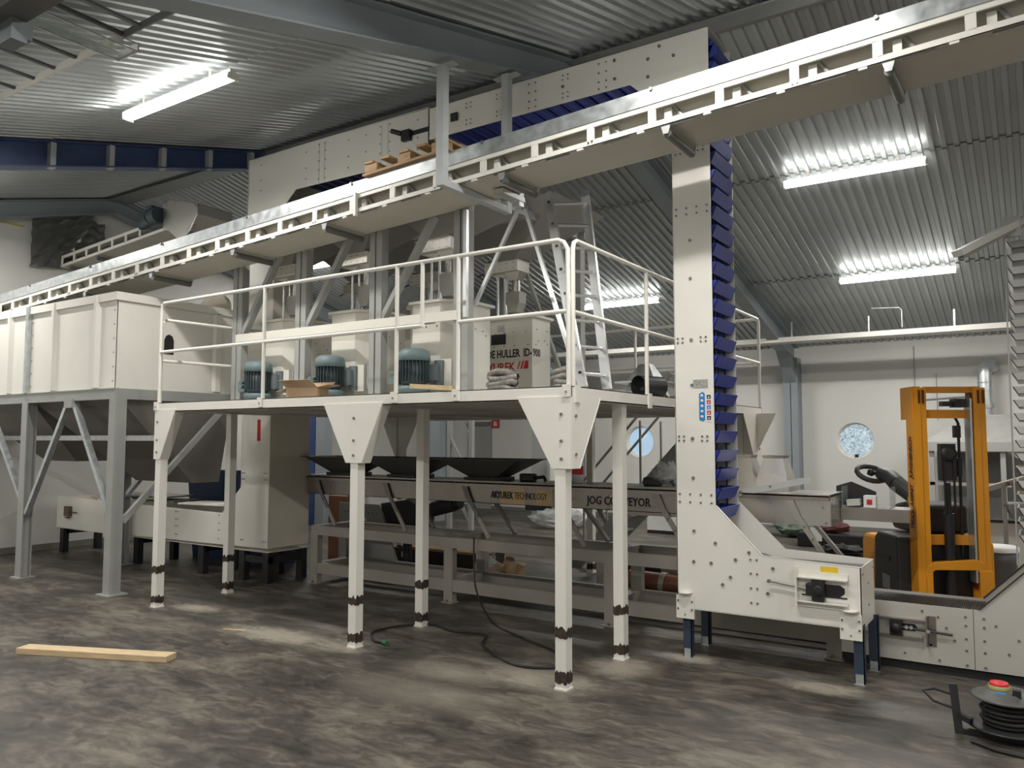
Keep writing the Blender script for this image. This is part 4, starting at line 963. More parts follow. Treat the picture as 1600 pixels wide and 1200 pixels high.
for x in (-4.485, -3.406, -2.306, -1.22, -.196, .95):
    z1_ = JZ1-.02; zl = .66
    b = MB(); b.beam((x, JY0-.02, z1_), (x+.07, JY0-.02, z1_-.16), .012, .06, (1, 0, .3)); b.beam((x+.07, JY0-.02, z1_-.14), (x+.32, JY0-.02, zl), .018, .042, (1, 0, .3))
    for q in (.2, .45): b.bolt(x+.07+.25*q, JY0-.03, z1_-.14+(zl-z1_+.14)*q, '-y', .011, .01, 1)
    b.build('rocker_arm', [FRAME if x < .5 else STEEL, BOLT], jc)
    b = MB(); b.beam((x+.02, JY1+.01, JZ0+.05), (x+.32, JY1+.01, zl), .03, .05, (0, 1, 0)); b.build('rocker_arm', FRAME if x < .5 else STEEL, jc)
b = MB(); b.beam((.55, 1.93, 1.21), (1.10, 2.03, 1.33), .03, .05, (0, 0, 1)); b.bolt(.57, 1.91, 1.215, '-y', .014, .01, 1); b.bolt(.8, 1.96, 1.27, '-y', .01, .008, 1); b.build('loose_angle', [ALU, BOLT], jc)
fr = thing('floor_stand', 'taupe painted square-tube floor frame carrying the jog conveyor', 'steel frame', (-1.6, 1.8, 0))
for y in (1.80, 2.36):
    for (x0, x1) in ((-4.42, -.0), (.0, 1.36)):
        b = MB(); b.box(x0, y, .55, x1, y+.07, .655); b.build('top_rail', FRAME, fr)
    b = MB(); b.box(-4.42, y+.002, .115, 1.3, y+.068, .235); b.build('bottom_rail', FRAME, fr)
    for x in (-4.42, -2.46, -.64, 1.24):
        b = MB(); b.box(x-.0, y-.002, 0.01, x+.11, y+.073, .552); b.box(x-.015, y-.03, 0, x+.125, y+.09, .01); b.bolt(x+.05, y-.02, .01, 'z', .012, .02, 1); b.build('leg', [FRAME, BOLT], fr)
for x in (-4.42, -2.46, -.64, 1.26): b = MB(); b.box(x, 1.87, .55, x+.1, 2.36, .655); b.build('cross_rail', FRAME, fr); b = MB(); b.box(x, 1.87, .12, x+.1, 2.36, .23); b.build('cross_rail', FRAME, fr)
# catch hoppers over the jog conveyor
for i, xc in enumerate((-2.16, -3.24, -4.2)):
    t = thing('catch_hopper', ['dark shallow catch hopper above the jog conveyor, right one of three', 'dark shallow catch hopper above the jog conveyor, middle one of three', 'dark shallow catch hopper above the jog conveyor, left one of three'][i], 'hopper', (xc, 2.15, 1.22), 'dark catch hoppers')
    b = MB(); b.fr((xc-.50, 1.93, xc+.50, 2.45), 1.44, (xc-.17, 2.05, xc+.17, 2.3), 1.26); b.build('funnel', DKHOP, t)
    b = MB(); b.box(xc-.54, 1.89, 1.44, xc+.54, 1.93, 1.448); b.box(xc-.54, 2.45, 1.44, xc+.54, 2.49, 1.448); b.box(xc-.54, 1.93, 1.44, xc-.50, 2.45, 1.448); b.box(xc+.50, 1.93, 1.44, xc+.54, 2.45, 1.448); b.build('rim_flange', DKHOP, t)
    b = MB(); b.box(xc-.2, 2.0, 1.23, xc+.2, 2.35, 1.262); b.build('outlet_frame', BLACK, t)
# steel outlet cones on the right end
for i, xc in enumerate((.50, .77)):
    t = thing('steel_cone', ['shiny square steel cone behind the elevator on the jog conveyor', 'shiny square steel cone right of the elevator on the jog conveyor'][i], 'duct fitting', (xc, 2.25, 1.22), 'steel cones')
    b = MB(); b.fr((xc-.08, 2.17, xc+.08, 2.33), 1.505, (xc-.15, 2.08, xc+.15, 2.42), 1.222); b.build('cone', STEEL, t)
    b = MB(); b.fr((xc-.09, 2.16, xc+.09, 2.34), 1.52, (xc-.085, 2.165, xc+.085, 2.335), 1.495); b.build('collar', STEEL, t)
b = MB(); b.box(-2.92, 1.90, .84, -2.84, 1.925, 1.21); b.prism([(-2.92, .84), (-2.84, .84), (-2.84, .80), (-2.88, .78)], 'y', 1.90, 1.925)
for k in range(4): b.bolt(-2.87, 1.90, .88+k*.09, '-y', .01, .006, 1)
b.build('perforated_bracket', [IVORY, BOLT], jc)
# bits on top of the conveyor
for (x, lb) in ((-1.62, 'small black power tool lying on the jog conveyor flange behind the front leg'), (.0 - .28, 'black tool lying on the jog conveyor beside the crumpled plastic')):
    t = thing('power_tool', lb, 'tool', (x, 2.1, 1.23)); b = MB(); b.box(x-.09, 2.05, 1.23, x+.08, 2.13, 1.31); b.build('tool_body', BLACK, t, .015); b = MB(); b.tube([(x+.08, 2.09, 1.27), (x+.18, 2.09, 1.28), (x+.2, 2.09, 1.24)], .018, 8); b.build('handle', BLACK, t)
blob('plastic_wrap', 'crumpled clear plastic bag on the jog conveyor left of the tall elevator', 'plastic', (-.18, 2.15, 1.23), (.14, .12, .2), PLAS, 8)
t = thing('bottle', 'white and red bottle standing on the jog conveyor left of the front corner leg', 'bottle', (-1.12, 2.2, 1.23))
b = MB(); b.lathe((-1.12, 2.2, 0), [(.001, 1.23), (.055, 1.23), (.055, 1.42), (.03, 1.47), (.025, 1.5), (.001, 1.5)], 16); b.build('bottle_body', WLAB, t)
b = MB(); b.lathe((-1.12, 2.2, 0), [(.057, 1.31), (.057, 1.39)], 16); b.build('red_label', RED, t); b = MB(); b.lathe((-1.12, 2.2, 0), [(.028, 1.5), (.028, 1.53), (.001, 1.53)], 12); b.build('cap', BLACK, t)
# ledge at the right end with small cartons
b = MB(); b.box(1.27, 2.30, 1.0, 1.775, 2.34, 1.10); b.box(1.27, 2.34, 1.085, 1.775, 2.62, 1.10); b.build('discharge_ledge', STEELM, jc)
t = thing('acrylic_box', 'open clear acrylic tray holding two small cartons, beyond the jog conveyor end', 'tray', (1.4, 2.5, 1.1))
b = MB(); b.box(1.28, 2.31, 1.10, 1.64, 2.60, 1.105); b.box(1.28, 2.31, 1.1, 1.285, 2.60, 1.27); b.box(1.635, 2.31, 1.1, 1.64, 2.60, 1.27); b.build('tray_body', PLEX, t)
b = MB(); b.box(1.44, 2.33, 1.105, 1.53, 2.42, 1.20); o = tag(b.build('small_carton', WLAB), 'small white carton with a red mark standing in the acrylic tray', 'carton', 'small cartons')
b = MB(); b.box(1.465, 2.325, 1.13, 1.505, 2.33, 1.17); b.build('red_mark', RED, o)
b = MB(); b.beam((1.31, 2.38, 1.135), (1.41, 2.38, 1.145), .08, .05, (.2, 0, 1)); tag(b.build('small_carton', mat('grey white carton', (.55, .55, .5), .6)), 'small tipped open carton left of the white carton with a red mark', 'carton', 'small cartons')
b = MB(); b.prism([(1.19, 1.10), (1.31, 1.10), (1.31, 1.30), (1.19, 1.26)], 'y', 2.55, 2.57); b.prism([(1.31, 1.10), (1.50, 1.10), (1.50, 1.22), (1.31, 1.30)], 'y', 2.55, 2.57); tag(b.build('black_sheet', BLACK), 'black bent sheet standing behind the small cartons', 'sheet')

# ================================================================== STACKER TRUCK
tk = thing('stacker_truck', 'yellow pedestrian stacker truck with tall mast standing behind the low elevator boot', 'forklift', (0, 0, 0))
tk['_o'] = (0, 0, 0)
HT = 2.09
def side(x0, sgn):
    # C-shaped mast rail: two nested profiles with a groove
    b = MB(); b.box(x0, 0, .12, x0+.05, .12, HT); b.box(x0+.055, .01, .12, x0+.10, .11, HT-.01)
    b.box(x0+.046, .03, .12, x0+.06, .09, HT); b.box(x0, -.004, .12, x0+.1, .0, .2)
    return b.build('mast_rail', [YEL], tk)
side(0, 1); side(.47, -1)
for x in (.03, .062, .50, .54): b = MB(); b.box(x, -.004, HT-.14, x+.016, .0, HT-.03); b.build('roller_slot', mat('dark brown slot', (.09, .03, .01), .5), tk)
b = MB(); b.box(-.012, .02, HT-.27, 0, .24, HT); b.box(-.012, .0, .12, 0, .14, HT-.27); b.build('side_plate', YEL, tk)
b = MB(); b.box(.1, .03, HT-.05, .47, .09, HT); b.build('cross_member', YDK, tk)
b = MB(); b.box(.1, .06, HT-.26, .47, .10, HT-.19); b.build('cross_member', YDK, tk)
b = MB(); b.prism([(.05, .54), (.12, .60), (.45, .60), (.50, .54), (.50, .66), (.45, .685), (.12, .665), (.05, .63)], 'y', -.01, .04); b.box(.0, -.02, .12, .57, .05, .36)
b.box(.05, -.012, .36, .1, .0, .6); b.box(.47, -.012, .36, .57, .0, .6)
b.build('lower_yoke', YEL, tk, .008)
b = MB(); b.tube([(.27, .06, .1), (.27, .06, 1.05)], .04, 14); b.tube([(.27, .06, .9), (.27, .06, 1.3)], .022, 12); cy = b.build('lift_cylinder', BLACK, tk)
b = MB(); b.box(.21, .03, 1.32, .33, .09, 1.62); b.lathe((.27, .03, 1.54), [(.001, -.02), (.03, -.02), (.065, -.01), (.065, .0)], 18, 0, 'y'); b.build('chain_head', mat('dark oily steel', (.05, .05, .05), .45, .5), cy)
b = MB(); b.box(.225, .02, 1.05, .24, .03, 1.6); b.box(.3, .02, 1.05, .315, .03, 1.6); b.build('lift_chain', BLACK, cy)
b = MB(); b.tube([(.40, .12, .7), (.40, .12, HT-.3), (.36, .12, HT-.22)], .012, 8); b.tube([(.385, .1, 1.35), (.385, .1, 1.5)], .025, 8); b.box(.36, .1, HT-.42, .41, .14, HT-.32); b.build('hydraulic_hose', BLACK, tk)
b = MB(); b.box(.44, .0, .5, .455, .1, HT-.1); b.build('chrome_strip', ALU, tk); b = MB(); b.box(.455, .02, .45, .475, .1, HT-.05); b.build('inner_rail', mat('dark red brown', (.12, .025, .01), .5), tk)
b = MB(); b.box(.34, .03, HT-.17, .43, .13, HT-.10); b.box(.25, .06, HT-.16, .33, .12, HT-.12); b.build('pulley_bracket', MATS['dark oily steel'], tk)
# chassis with black cover
b = MB(); b.prism([(.20, .05), (.95, .05), (.98, .15), (.97, .74), (.9, .80), (.20, .80)], 'x', -.1, .70); ch = b.build('chassis', YEL, tk, .03)
b = MB(); b.prism([(.15, .10), (.64, .10), (.67, .3), (.64, .80), (.56, .85), (.15, .85)], 'x', -.112, .60); b.build('cover', mat('black grey cover', (.03, .031, .032), .45), tk, .02)
b = MB(); b.box(-.118, .30, .62, -.112, .58, .66); b.build('grip_slot', BLACK, tk)
b = MB(); b.box(-.116, .32, .38, -.112, .47, .50); b.build('rating_plate', mat('grey label', (.3, .3, .3), .5, var=.3, scale=50), tk)
b = MB(); b.box(-.116, .34, .25, -.112, .43, .37); b.build('rating_plate', MATS['grey label'], tk)
b = MB(); b.box(.1, .13, .5, .47, .18, .80); b.box(.1, .13, .1, .47, .18, .5); b.build('mast_guard', BLACK, tk)
b = MB(); b.box(.1, .1, .79, .47, .14, .87); b.build('cross_member', YDK, tk)
b = MB(); b.prism([(.25, .86), (.70, .86), (.74, .9), (.68, 1.08), (.45, 1.12), (.25, 1.1)], 'x', .08, .52); b.build('battery_cover', mat('black matt cover', (.02, .02, .022), .6), tk, .03)
# tiller
b = MB(); b.tube([(.30, .42, 1.02), (.20, .60, 1.17), (.13, .72, 1.26)], .062, 12, r1=.075); ti = b.build('tiller_arm', mat('tiller dark grey', (.06, .065, .067), .4), tk)
b = MB(); b.tube([(.13, .72, 1.26), (.10, .80, 1.32), (.06, .90, 1.345)], .075, 12, r1=.06); pts = [(-.01+.13*math.cos(a_), .93+.05*math.sin(a_), 1.335+.065*math.sin(a_)-.02*math.cos(a_)) for a_ in [2*PI*k/16 for k in range(17)]]
b.tube(pts, .024, 8); b.build('tiller_handle', MATS['tiller dark grey'], ti)
b = MB(); b.lathe((-.01, .93, 1.33), [(.001, .05), (.03, .04), (.04, .0), (.001, -.02)], 14); b.build('thumb_switch', BLACK, ti)
b = MB(); b.box(.14, .5, 1.08, .16, .52, 1.15); b.build('yellow_mark', YLAB, ti)
for x in (.04, .40): b = MB(); b.box(x, -.62, .04, x+.15, -.02, .09) if False else b.box(x, -.15, .02, x+.13, 0, .08); b.build('fork_heel', BLACK, tk)
for (x, y) in ((.0, .75), (.5, .75), (.05, .3), (.5, .3)): b = MB(); b.lathe((x, y, .06), [(.001, 0), (.06, 0), (.06, .06), (.001, .06)], 16, 0, 'x'); b.build('wheel', RUBBER, tk)
RT = Matrix.Rotation(-PI/2, 3, 'Z') @ ROT_F     # faces -x, reads toward viewer's left side
RTV = RT @ Matrix.Rotation(PI/2, 3, 'Z')
text('lettering', 'TRUCKLAGERET', .075, (-.014, .045, .92), RTV, mat('dark brown letters', (.10, .03, .01), .5), tk, 1, .001, .003, shear=.2, width=.365)
text('lettering', 'JUNGHEINRICH', .075, (-.014, .045, 1.335), RTV, MATS['dark brown letters'], tk, 1, .001, .003, shear=.2, width=.35)
tk.location = (1.80, 2.62, 0); tk.rotation_euler.z = math.radians(30)

# ================================================================== BACKGROUND
ct = thing('cable_tray', 'long white cable tray hanging along the far wall below the eave', 'cable tray', (0, 9.5, 3.3))
b = MB(); b.box(XL+.1, 9.45, 3.35, 8.8, 9.46, 3.44); b.box(XL+.1, 9.45, 3.35, 8.8, 9.75, 3.355); b.box(XL+.1, 9.74, 3.35, 8.8, 9.75, 3.44); b.build('tray_body', WHITE, ct)
for x in (-9, -7, -5, -3, -2.2, -.9, .35, 1.6, 4, 7): b = MB(); b.box(x-.012, 9.58, 3.35, x+.012, 9.604, roofz(9.6)-.01); b.build('hanger_rod', ALU, ct)
t = thing('conduit_bracket', 'thin grey conduit bracket below the far roof above the yellow truck', 'conduit', (.9, 9.3, 3.4))
b = MB(); b.tube([(.9, 9.2, 3.44), (.9, 9.2, 3.72), (.86, 9.2, 3.76), (.45, 9.2, 3.78)], .012, 6); b.build('conduit', GALV, t)
b = MB(); b.tube([(.86, YF-.03, 3.3), (.86, YF-.03, 2.6), (.88, YF-.03, 2.35), (1.72, YF-.03, 2.4)], .01, 6); tag(b.build('wall_cable', GREY), 'thin grey cable run on the far wall above the yellow truck mast', 'cable')
b = MB(); b.tube([(1.2, YF-.03, 2.8), (1.2, YF-.03, 2.0)], .008, 6); tag(b.build('wall_cable', GREY), 'short vertical cable on the far wall right of the round window', 'cable')
b = MB(); b.box(1.72, YF-.12, 2.32, 1.80, YF, 2.46); tag(b.build('junction_box', mat('pale red', (.4, .15, .12), .5)), 'small reddish junction box on the far wall beside the ventilation pipe', 'junction box')
# ventilation elbow pipe and hood
vp = thing('ventilation_pipe', 'galvanised ventilation elbow pipe coming out of the far wall above the hood', 'pipe', (1.95, 10.3, 2.1))
b = MB(); pts = [(1.94, 10.4, 2.05), (1.94, 10.4, 2.72)]+[(1.94+.10*(1-math.cos(a)), 10.4+.28*(1-math.cos(a)), 2.72+.16*math.sin(a)) for a in [PI/2*k/6 for k in range(1, 7)]]+[(2.05, YF+.02, 2.88)]
b.tube(pts, .105, 20); b.build('elbow', GALV, vp)
b = MB(); b.tube([(1.94, 10.4, 2.17), (1.94, 10.4, 2.25)], .13, 20); b.build('joint_ring', GALV, vp); b = MB(); b.tube([(1.94, 10.4, 2.44), (1.94, 10.4, 2.46)], .112, 20); b.build('joint_ring', GALV, vp); b = MB(); b.tube([(1.94, 10.4, 2.58), (1.94, 10.4, 2.60)], .112, 20); b.build('joint_ring', GALV, vp)
hd = thing('extraction_hood', 'large grey extraction hood on posts behind the yellow truck', 'hood', (2.3, 9.8, 0))
b = MB(); b.fr((1.12, 9.3, 3.3, 10.6), 1.62, (1.72, 9.9, 2.3, 10.4), 2.04); b.box(1.12, 9.3, 1.48, 3.3, 9.32, 1.62); b.box(1.12, 9.3, 1.48, 1.14, 10.6, 1.62); b.box(3.28, 9.3, 1.48, 3.3, 10.6, 1.62); b.box(1.72, 9.9, 2.03, 2.3, 10.4, 2.05); b.build('canopy', mat('hood light grey', (.42, .42, .40), .5, .2), hd)
for (x, y) in ((1.2, 9.35), (2.15, 9.35), (3.2, 9.35), (1.2, 10.5), (3.2, 10.5)): b = MB(); b.box(x, y, 0, x+.07, y+.07, 1.5); b.build('post', MATS['hood light grey'], hd)
b = MB(); b.prism([(2.2, 1.5), (3.2, 1.5), (3.2, .8)], 'y', 9.34, 9.36); b.build('side_panel', MATS['hood light grey'], hd)
b = MB(); b.box(1.2, 9.35, .95, 3.2, 9.4, 1.0); b.build('shelf_rail', ALU, hd)
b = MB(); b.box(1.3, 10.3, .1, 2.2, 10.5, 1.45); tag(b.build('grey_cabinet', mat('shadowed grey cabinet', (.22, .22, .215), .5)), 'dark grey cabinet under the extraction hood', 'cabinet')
# dust collector like bucket and funnel at far right
t = thing('waste_drum', 'black drum with round white lid on the floor behind the boot at right', 'drum', (2.22, 4.65, 0))
b = MB(); b.lathe((2.28, 4.6, 0), [(.001, 0), (.11, 0), (.12, .12), (.115, .2), (.15, .45), (.16, .56), (.001, .56)], 24); b.build('drum_body', mat('drum grey', (.09, .09, .09), .5), t); b = MB(); b.lathe((2.28, 4.6, 0), [(.165, .56), (.168, .60), (.15, .615), (.001, .62)], 24); b.build('lid', WLAB, t)
t = thing('grain_tester', 'small metal funnel machine standing at the right edge behind the drum', 'machine', (2.5, 5.2, 0))
b = MB(); b.lathe((2.48, 5.2, 0), [(.05, .80), (.12, .84), (.16, .98), (.17, 1.0), (.16, 1.0)], 20); b.build('funnel', GALV, t)
b = MB(); b.box(2.3, 5.1, .98, 2.7, 5.3, 1.0); b.box(2.3, 5.15, .0, 2.34, 5.19, 1.2); b.box(2.62, 5.15, 0, 2.66, 5.19, 1.2); b.build('stand', GREY, t); b = MB(); b.fr((2.36, 5.1, 2.66, 5.3), 1.22, (2.46, 5.15, 2.56, 5.25), 1.05); b.build('feed_chute', STEELM, t)
b = MB(); b.beam((2.1, 5.0, 1.12), (2.5, 5.3, 1.25), .05, .05); b.build('arm', FRAME, t)
t = thing('white_panel_unit', 'low white panel unit on the floor at the right edge behind the truck', 'cabinet', (2.4, 5.6, 0)); b = MB(); b.box(2.0, 5.6, 0, 2.9, 5.7, .75); b.build('panel', WHITE, t); b = MB(); b.box(2.0, 5.58, .75, 2.9, 5.72, .78); b.build('top_edge', BLACK, t)
# unlit lamp near the right edge
t = thing('unlit_tube_light', 'unlit grey tube light hanging at the upper right edge', 'ceiling light', (2.4, 1.8, 3.0), None)
b = MB(); P0, P1 = (2.235, 1.35, 2.89), (2.66, 1.75, 3.18); b.beam(P0, P1, .09, .045); b.build('housing', mat('grey beige housing', (.40, .39, .36), .45), t)
b = MB(); b.beam((2.255, 1.36, 2.865), (2.66, 1.745, 3.15), .05, .03); b.build('tube_cover', mat('dull tube cover', (.22, .22, .20), .3), t)
b = MB(); b.beam((2.545, 1.635, 3.02), (2.545, 1.635, 3.16), .03, .1, (1, 0, 0)); b.build('clip', GREY, t)
# red signs on wall and partition column
def sign(name, x, y, z, s, label):
    t = thing(name, label, 'sign', (x, y, z)); b = MB(); b.box(x-s, y-.012, z-s, x+s, y, z+s); b.build('sign_plate', RED, t)
    b = MB(); b.prism([(x-.45*s, z-.6*s), (x-.1*s, z-.6*s), (x-.05*s, z+.5*s), (x-.3*s, z+.6*s)], 'y', y-.016, y-.012); b.build('flame_pictogram', WLAB, t)
    b = MB(); b.prism([(x+.1*s, z-.6*s), (x+.5*s, z-.6*s), (x+.4*s, z+.1*s), (x+.2*s, z+.6*s)], 'y', y-.016, y-.012); b.build('hose_pictogram', WLAB, t)
sign('fire_sign', -8.13, YF-.03, 2.03, .1, 'small red fire equipment sign on the far wall beside the grey door')
# stairs behind the platform
stn = thing('platform_stairs', 'grey steel stairs with handrails rising behind the platform at right', 'stairs', (-1.2, 4.8, 0))
for y in (4.5, 5.15):
    b = MB(); b.beam((-2.3, y, .05), (-.45, y, 1.98), .03, .16, (0, 1, 0)) if False else b.prism([(-2.55, 0), (-2.35, 0), (-.45, 1.88), (-.45, 2.05), (-.62, 2.05)], 'y', y, y+.03); b.build('stringer', GREY, stn)
    b = MB(); b.tube([(-2.5, y, .9), (-.7, y, 2.85)], .018, 8); b.build('handrail', GREY, stn)
    for x in (-2.3, -1.5, -.9): b = MB(); zz = (x+2.45)*1.02; b.tube([(x, y, zz), (x, y, zz+.92)], .016, 8); b.build('rail_post', GREY, stn)
for k in range(8): z = .22+k*.23; x = -2.35+k*.225; b = MB(); b.box(x, 4.53, z, x+.22, 5.15, z+.03); b.build('tread', GREY, stn)
# tall steel lattice legs and posts behind under the platform
lt = thing('lattice_post', 'grey lattice steel post seen between the hoppers under the platform', 'steel frame', (-6.3, 7, 0))
b = MB(); b.box(-7.77, 8.0, 0, -7.52, 8.2, 3.3); tag(b.build('grey_column', RAFT), 'blue grey column behind the right middle leg under the platform', 'column')
for x in (-6.5, -6.0): b = MB(); b.box(x-.04, 7.0, 0, x+.04, 7.08, 2.6); b.build('post', GREY, lt)
for k in range(3): z = .1+k*.8; b = MB(); b.beam((-6.5, 7.04, z+.8), (-6.0, 7.04, z), .04, .05, (0, 1, 0)); b.build('brace', GREY, lt)
b = MB(); b.box(-9.23, 6.0, 0, -8.98, 6.2, 3.4); tag(b.build('blue_column', mat('column blue', (.03, .06, .2), .5)), 'dark blue column behind the white elevator under the platform', 'column')
b = MB(); b.box(-8.96, 6.0, 0, -8.72, 6.2, 3.4); tag(b.build('grey_column', RAFT), 'blue grey column beside the dark blue column under the platform', 'column')
b = MB(); b.box(-5.5, 9.0, 0, -5.4, 9.1, 1.45); tag(b.build('white_post', WHITE), 'slim white post standing before the far wall', 'post')
# floor clutter behind the frame
b = MB(); b.prism([(-4.9, .02), (-3.84, .02), (-4.2, .84), (-4.9, .84)], 'y', 2.7, 2.73)
for k in range(9):
    b.bolt(-4.8+k*.07, 2.7, .73, '-y', .009, .004, 1); b.bolt(-4.66+k*.07, 2.7, .44, '-y', .009, .004, 1)
tag(b.build('perforated_plate', [mat('grey plate', (.36, .35, .335), .5, .1), BLACK]), 'slanted grey metal side plate with two rows of holes behind the conveyor frame', 'metal plate')
b = MB(); b.box(-5.3, 2.9, 0, -4.92, 3.0, .90); tag(b.build('orange_board', mat('faded orange', (.42, .19, .12), .6)), 'faded orange board behind the jog conveyor at its left end', 'board')
b = MB(); b.prism([(-4.05, .42), (-3.67, .5), (-3.60, .8), (-3.85, .92), (-4.3, .85), (-4.15, .5)], 'y', 2.8, 3.1); b.box(-4.0, 2.9, 0, -3.9, 3.0, .5); b.box(-3.75, 2.9, 0, -3.68, 3.0, .6); tag(b.build('black_machine', mat('near black', (.025, .027, .03), .5), None, .03), 'black machine part on the floor behind the right platform mid leg', 'machine')
b = MB(); b.tube([(-3.25, 2.6, .84), (-2.93, 2.6, .92)], .085, 18); b.tube([(-2.93, 2.6, .92), (-2.86, 2.6, .935)], .07, 18); tag(b.build('electric_motor', mat('black motor', (.03, .03, .03), .5)), 'black drive motor under the jog conveyor', 'motor')
b = MB(); b.beam((-5.6, 4.2, .03), (-4.75, 3.75, .05), .5, .02, (0, 0, 1)); tag(b.build('plywood_sheet', PLY), 'pale plywood sheet lying on the floor behind the conveyor frame', 'plywood')
t = thing('wooden_crate', 'dark wooden crate with a white label on the floor behind the conveyor frame', 'crate', (-3.7, 3.4, 0))
b = MB(); b.box(-4.45, 3.2, .08, -3.0, 3.7, .25); b.build('crate_body', mat('dark crate', (.05, .035, .025), .6), t)
for x in (-4.3, -3.3): b = MB(); b.box(x, 3.25, 0, x+.2, 3.65, .08); b.build('runner', MATS['dark crate'], t)
b = MB(); b.box(-4.27, 3.195, .14, -4.17, 3.2, .21); b.build('white_label', WLAB, t)
for k in range(4): b = MB(); b.box(-4.4, 3.25+k*.11, .25, -3.0, 3.32+k*.11, .27); b.build('slat', PALW, t)
blob('plastic_wrap', 'small white plastic heap on the floor at the left frame leg', 'plastic', (-5.0, 3.2, 0), (.3, .2, .14), PLAS, 4)
blob('torn_cardboard', 'torn cardboard heap on the floor behind the conveyor frame', 'cardboard', (-2.35, 2.75, 0), (.3, .2, .26), CARD, 5, 10, .4)
blob('plastic_wrap', 'crumpled plastic on the torn cardboard heap', 'plastic', (-2.6, 2.75, .04), (.16, .15, .26), PLAS, 6, 10, .4)
t = thing('machine_base', 'white and black machine base on the floor right of the torn cardboard', 'machine', (-1.0, 3.4, 0)); b = MB(); b.box(-1.55, 3.4, 0, -1.35, 3.6, .4); b.build('white_foot', WHITE, t); b = MB(); b.box(-1.35, 3.4, .02, .0, 3.8, .3); b.build('black_body', BLACK, t); b = MB(); b.box(-1.4, 3.38, .3, -.1, 3.8, .36); b.build('top_slab', WHITE, t)
b = MB(); b.box(-.5, 2.75, .02, .6, 2.95, .50); tag(b.build('pale_panel', mat('pale panel', (.5, .48, .43), .5)), 'pale panel standing behind the frame just left of the tall elevator', 'panel')
b = MB(); b.tube([(-.75, 2.58, .28), (1.1, 2.58, .24)], .10, 20); ppp = tag(b.build('orange_pipe', PURP), 'orange brown pipe tied with tape lying behind the frame by the elevator foot', 'pipe')
for x in (-.42, -.15, -.05): b = MB(); b.tube([(x, 2.58, .28), (x+.05, 2.58, .278)], .104, 20); b.build('tape_wrap', mat('frayed tape', (.5, .46, .42), .6, var=.4, scale=20), ppp)
for x, l in ((-.40, .18), (-.14, .24), (.0, .16)): b = MB(); b.beam((x, 2.47, .22), (x-.04, 2.46, .22-l), .04, .004, (0, 1, 0)); b.build('tape_end', MATS['frayed tape'], ppp)
b = MB(); b.prism([(.75, .0), (1.25, .0), (1.15, .2), (.7, .2)], 'y', 2.5, 2.7); tag(b.build('rust_box', mat('rust brown', (.16, .09, .07), .6)), 'rust brown box on the floor under the elevator boot', 'box')
# far floor clutter at right
t = thing('black_case', 'long black case on the floor before the far wall left of the yellow truck', 'case', (-.1, 8.4, 0)); b = MB(); b.box(-.55, 8.2, 0, .45, 8.6, .22); b.build('case_body', BLACK, t, .02); b = MB(); b.box(-.35, 8.19, .1, -.18, 8.2, .3); b.build('white_cloth', WLAB, t)
blob('black_bag', 'black bag slumped on the floor beside the long black case', 'bag', (.25, 7.6, 0), (.35, .2, .14), mat('bag black', (.02, .02, .02), .6), 11)
blob('dark_red_bag', 'dark red heap lying on the long black case', 'bag', (-.05, 8.4, .22), (.25, .15, .14), mat('dark red cloth', (.1, .03, .03), .7), 12)
blob('plastic_wrap', 'clear plastic heap on the floor before the far wall, right of the elevator', 'plastic', (-1.6, 9.6, 0), (.6, .3, .35), PLAS, 13)
blob('green_clutter', 'greenish heap on the floor before the far wall', 'heap', (-.85, 9.4, 0), (.35, .25, .25), mat('green grey', (.12, .16, .12), .7, var=.5, scale=12), 14)
t = thing('packed_bundle', 'white plastic wrapped bundle on the floor seen left of the tall elevator', 'bundle', (-2.2, 8.6, 0)); b = MB(); b.box(-3.2, 8.5, .06, -1.6, 8.9, .3); b.build('wrapped_sheets', WLAB, t); b = MB(); b.box(-3.2, 8.5, 0, -1.6, 8.9, .05); b.build('base_boards', BLACK, t)
blob('plastic_wrap', 'white plastic heap on the floor behind the front corner leg', 'plastic', (-4.9, 8.2, 0), (.5, .3, .35), PLAS, 15)
t = thing('folding_trestle', 'grey folding trestle legs on the floor behind the frame', 'trestle', (-2.3, 5.6, 0))
b = MB(); b.beam((-2.7, 5.6, .0), (-2.25, 5.6, .75), .05, .07, (0, 1, 0)); b.build('leg', FRAME, t); b = MB(); b.beam((-2.25, 5.66, .0), (-2.75, 5.66, .75), .05, .07, (0, 1, 0)); b.build('leg', FRAME, t); b = MB(); b.box(-2.85, 5.5, .72, -1.6, 5.75, .80); b.build('top', FRAME, t)
b = MB(); b.box(-5.9, 8.7, .25, -5.0, 9.0, .55); tag(b.build('black_box', BLACK), 'black box before the far wall left of the front corner leg', 'box')
blob('white_bag', 'crumpled white bag before the far wall beside the black box', 'bag', (-4.7, 8.6, 0), (.2, .2, .45), WLAB, 21)

# ================================================================== FOREGROUND
pk = thing('wooden_plank', 'pale pine plank lying alone on the floor at lower left', 'plank', (0, 0, 0)); pk['_o'] = (0, 0, 0)
b = MB(); b.box(-.64, -.065, 0, .64, .065, .045); b.build('plank_body', WOOD, pk, .002)
pk.location = (-3.405, -1.255, 0); pk.rotation_euler.z = math.atan2(.499, 1.18)
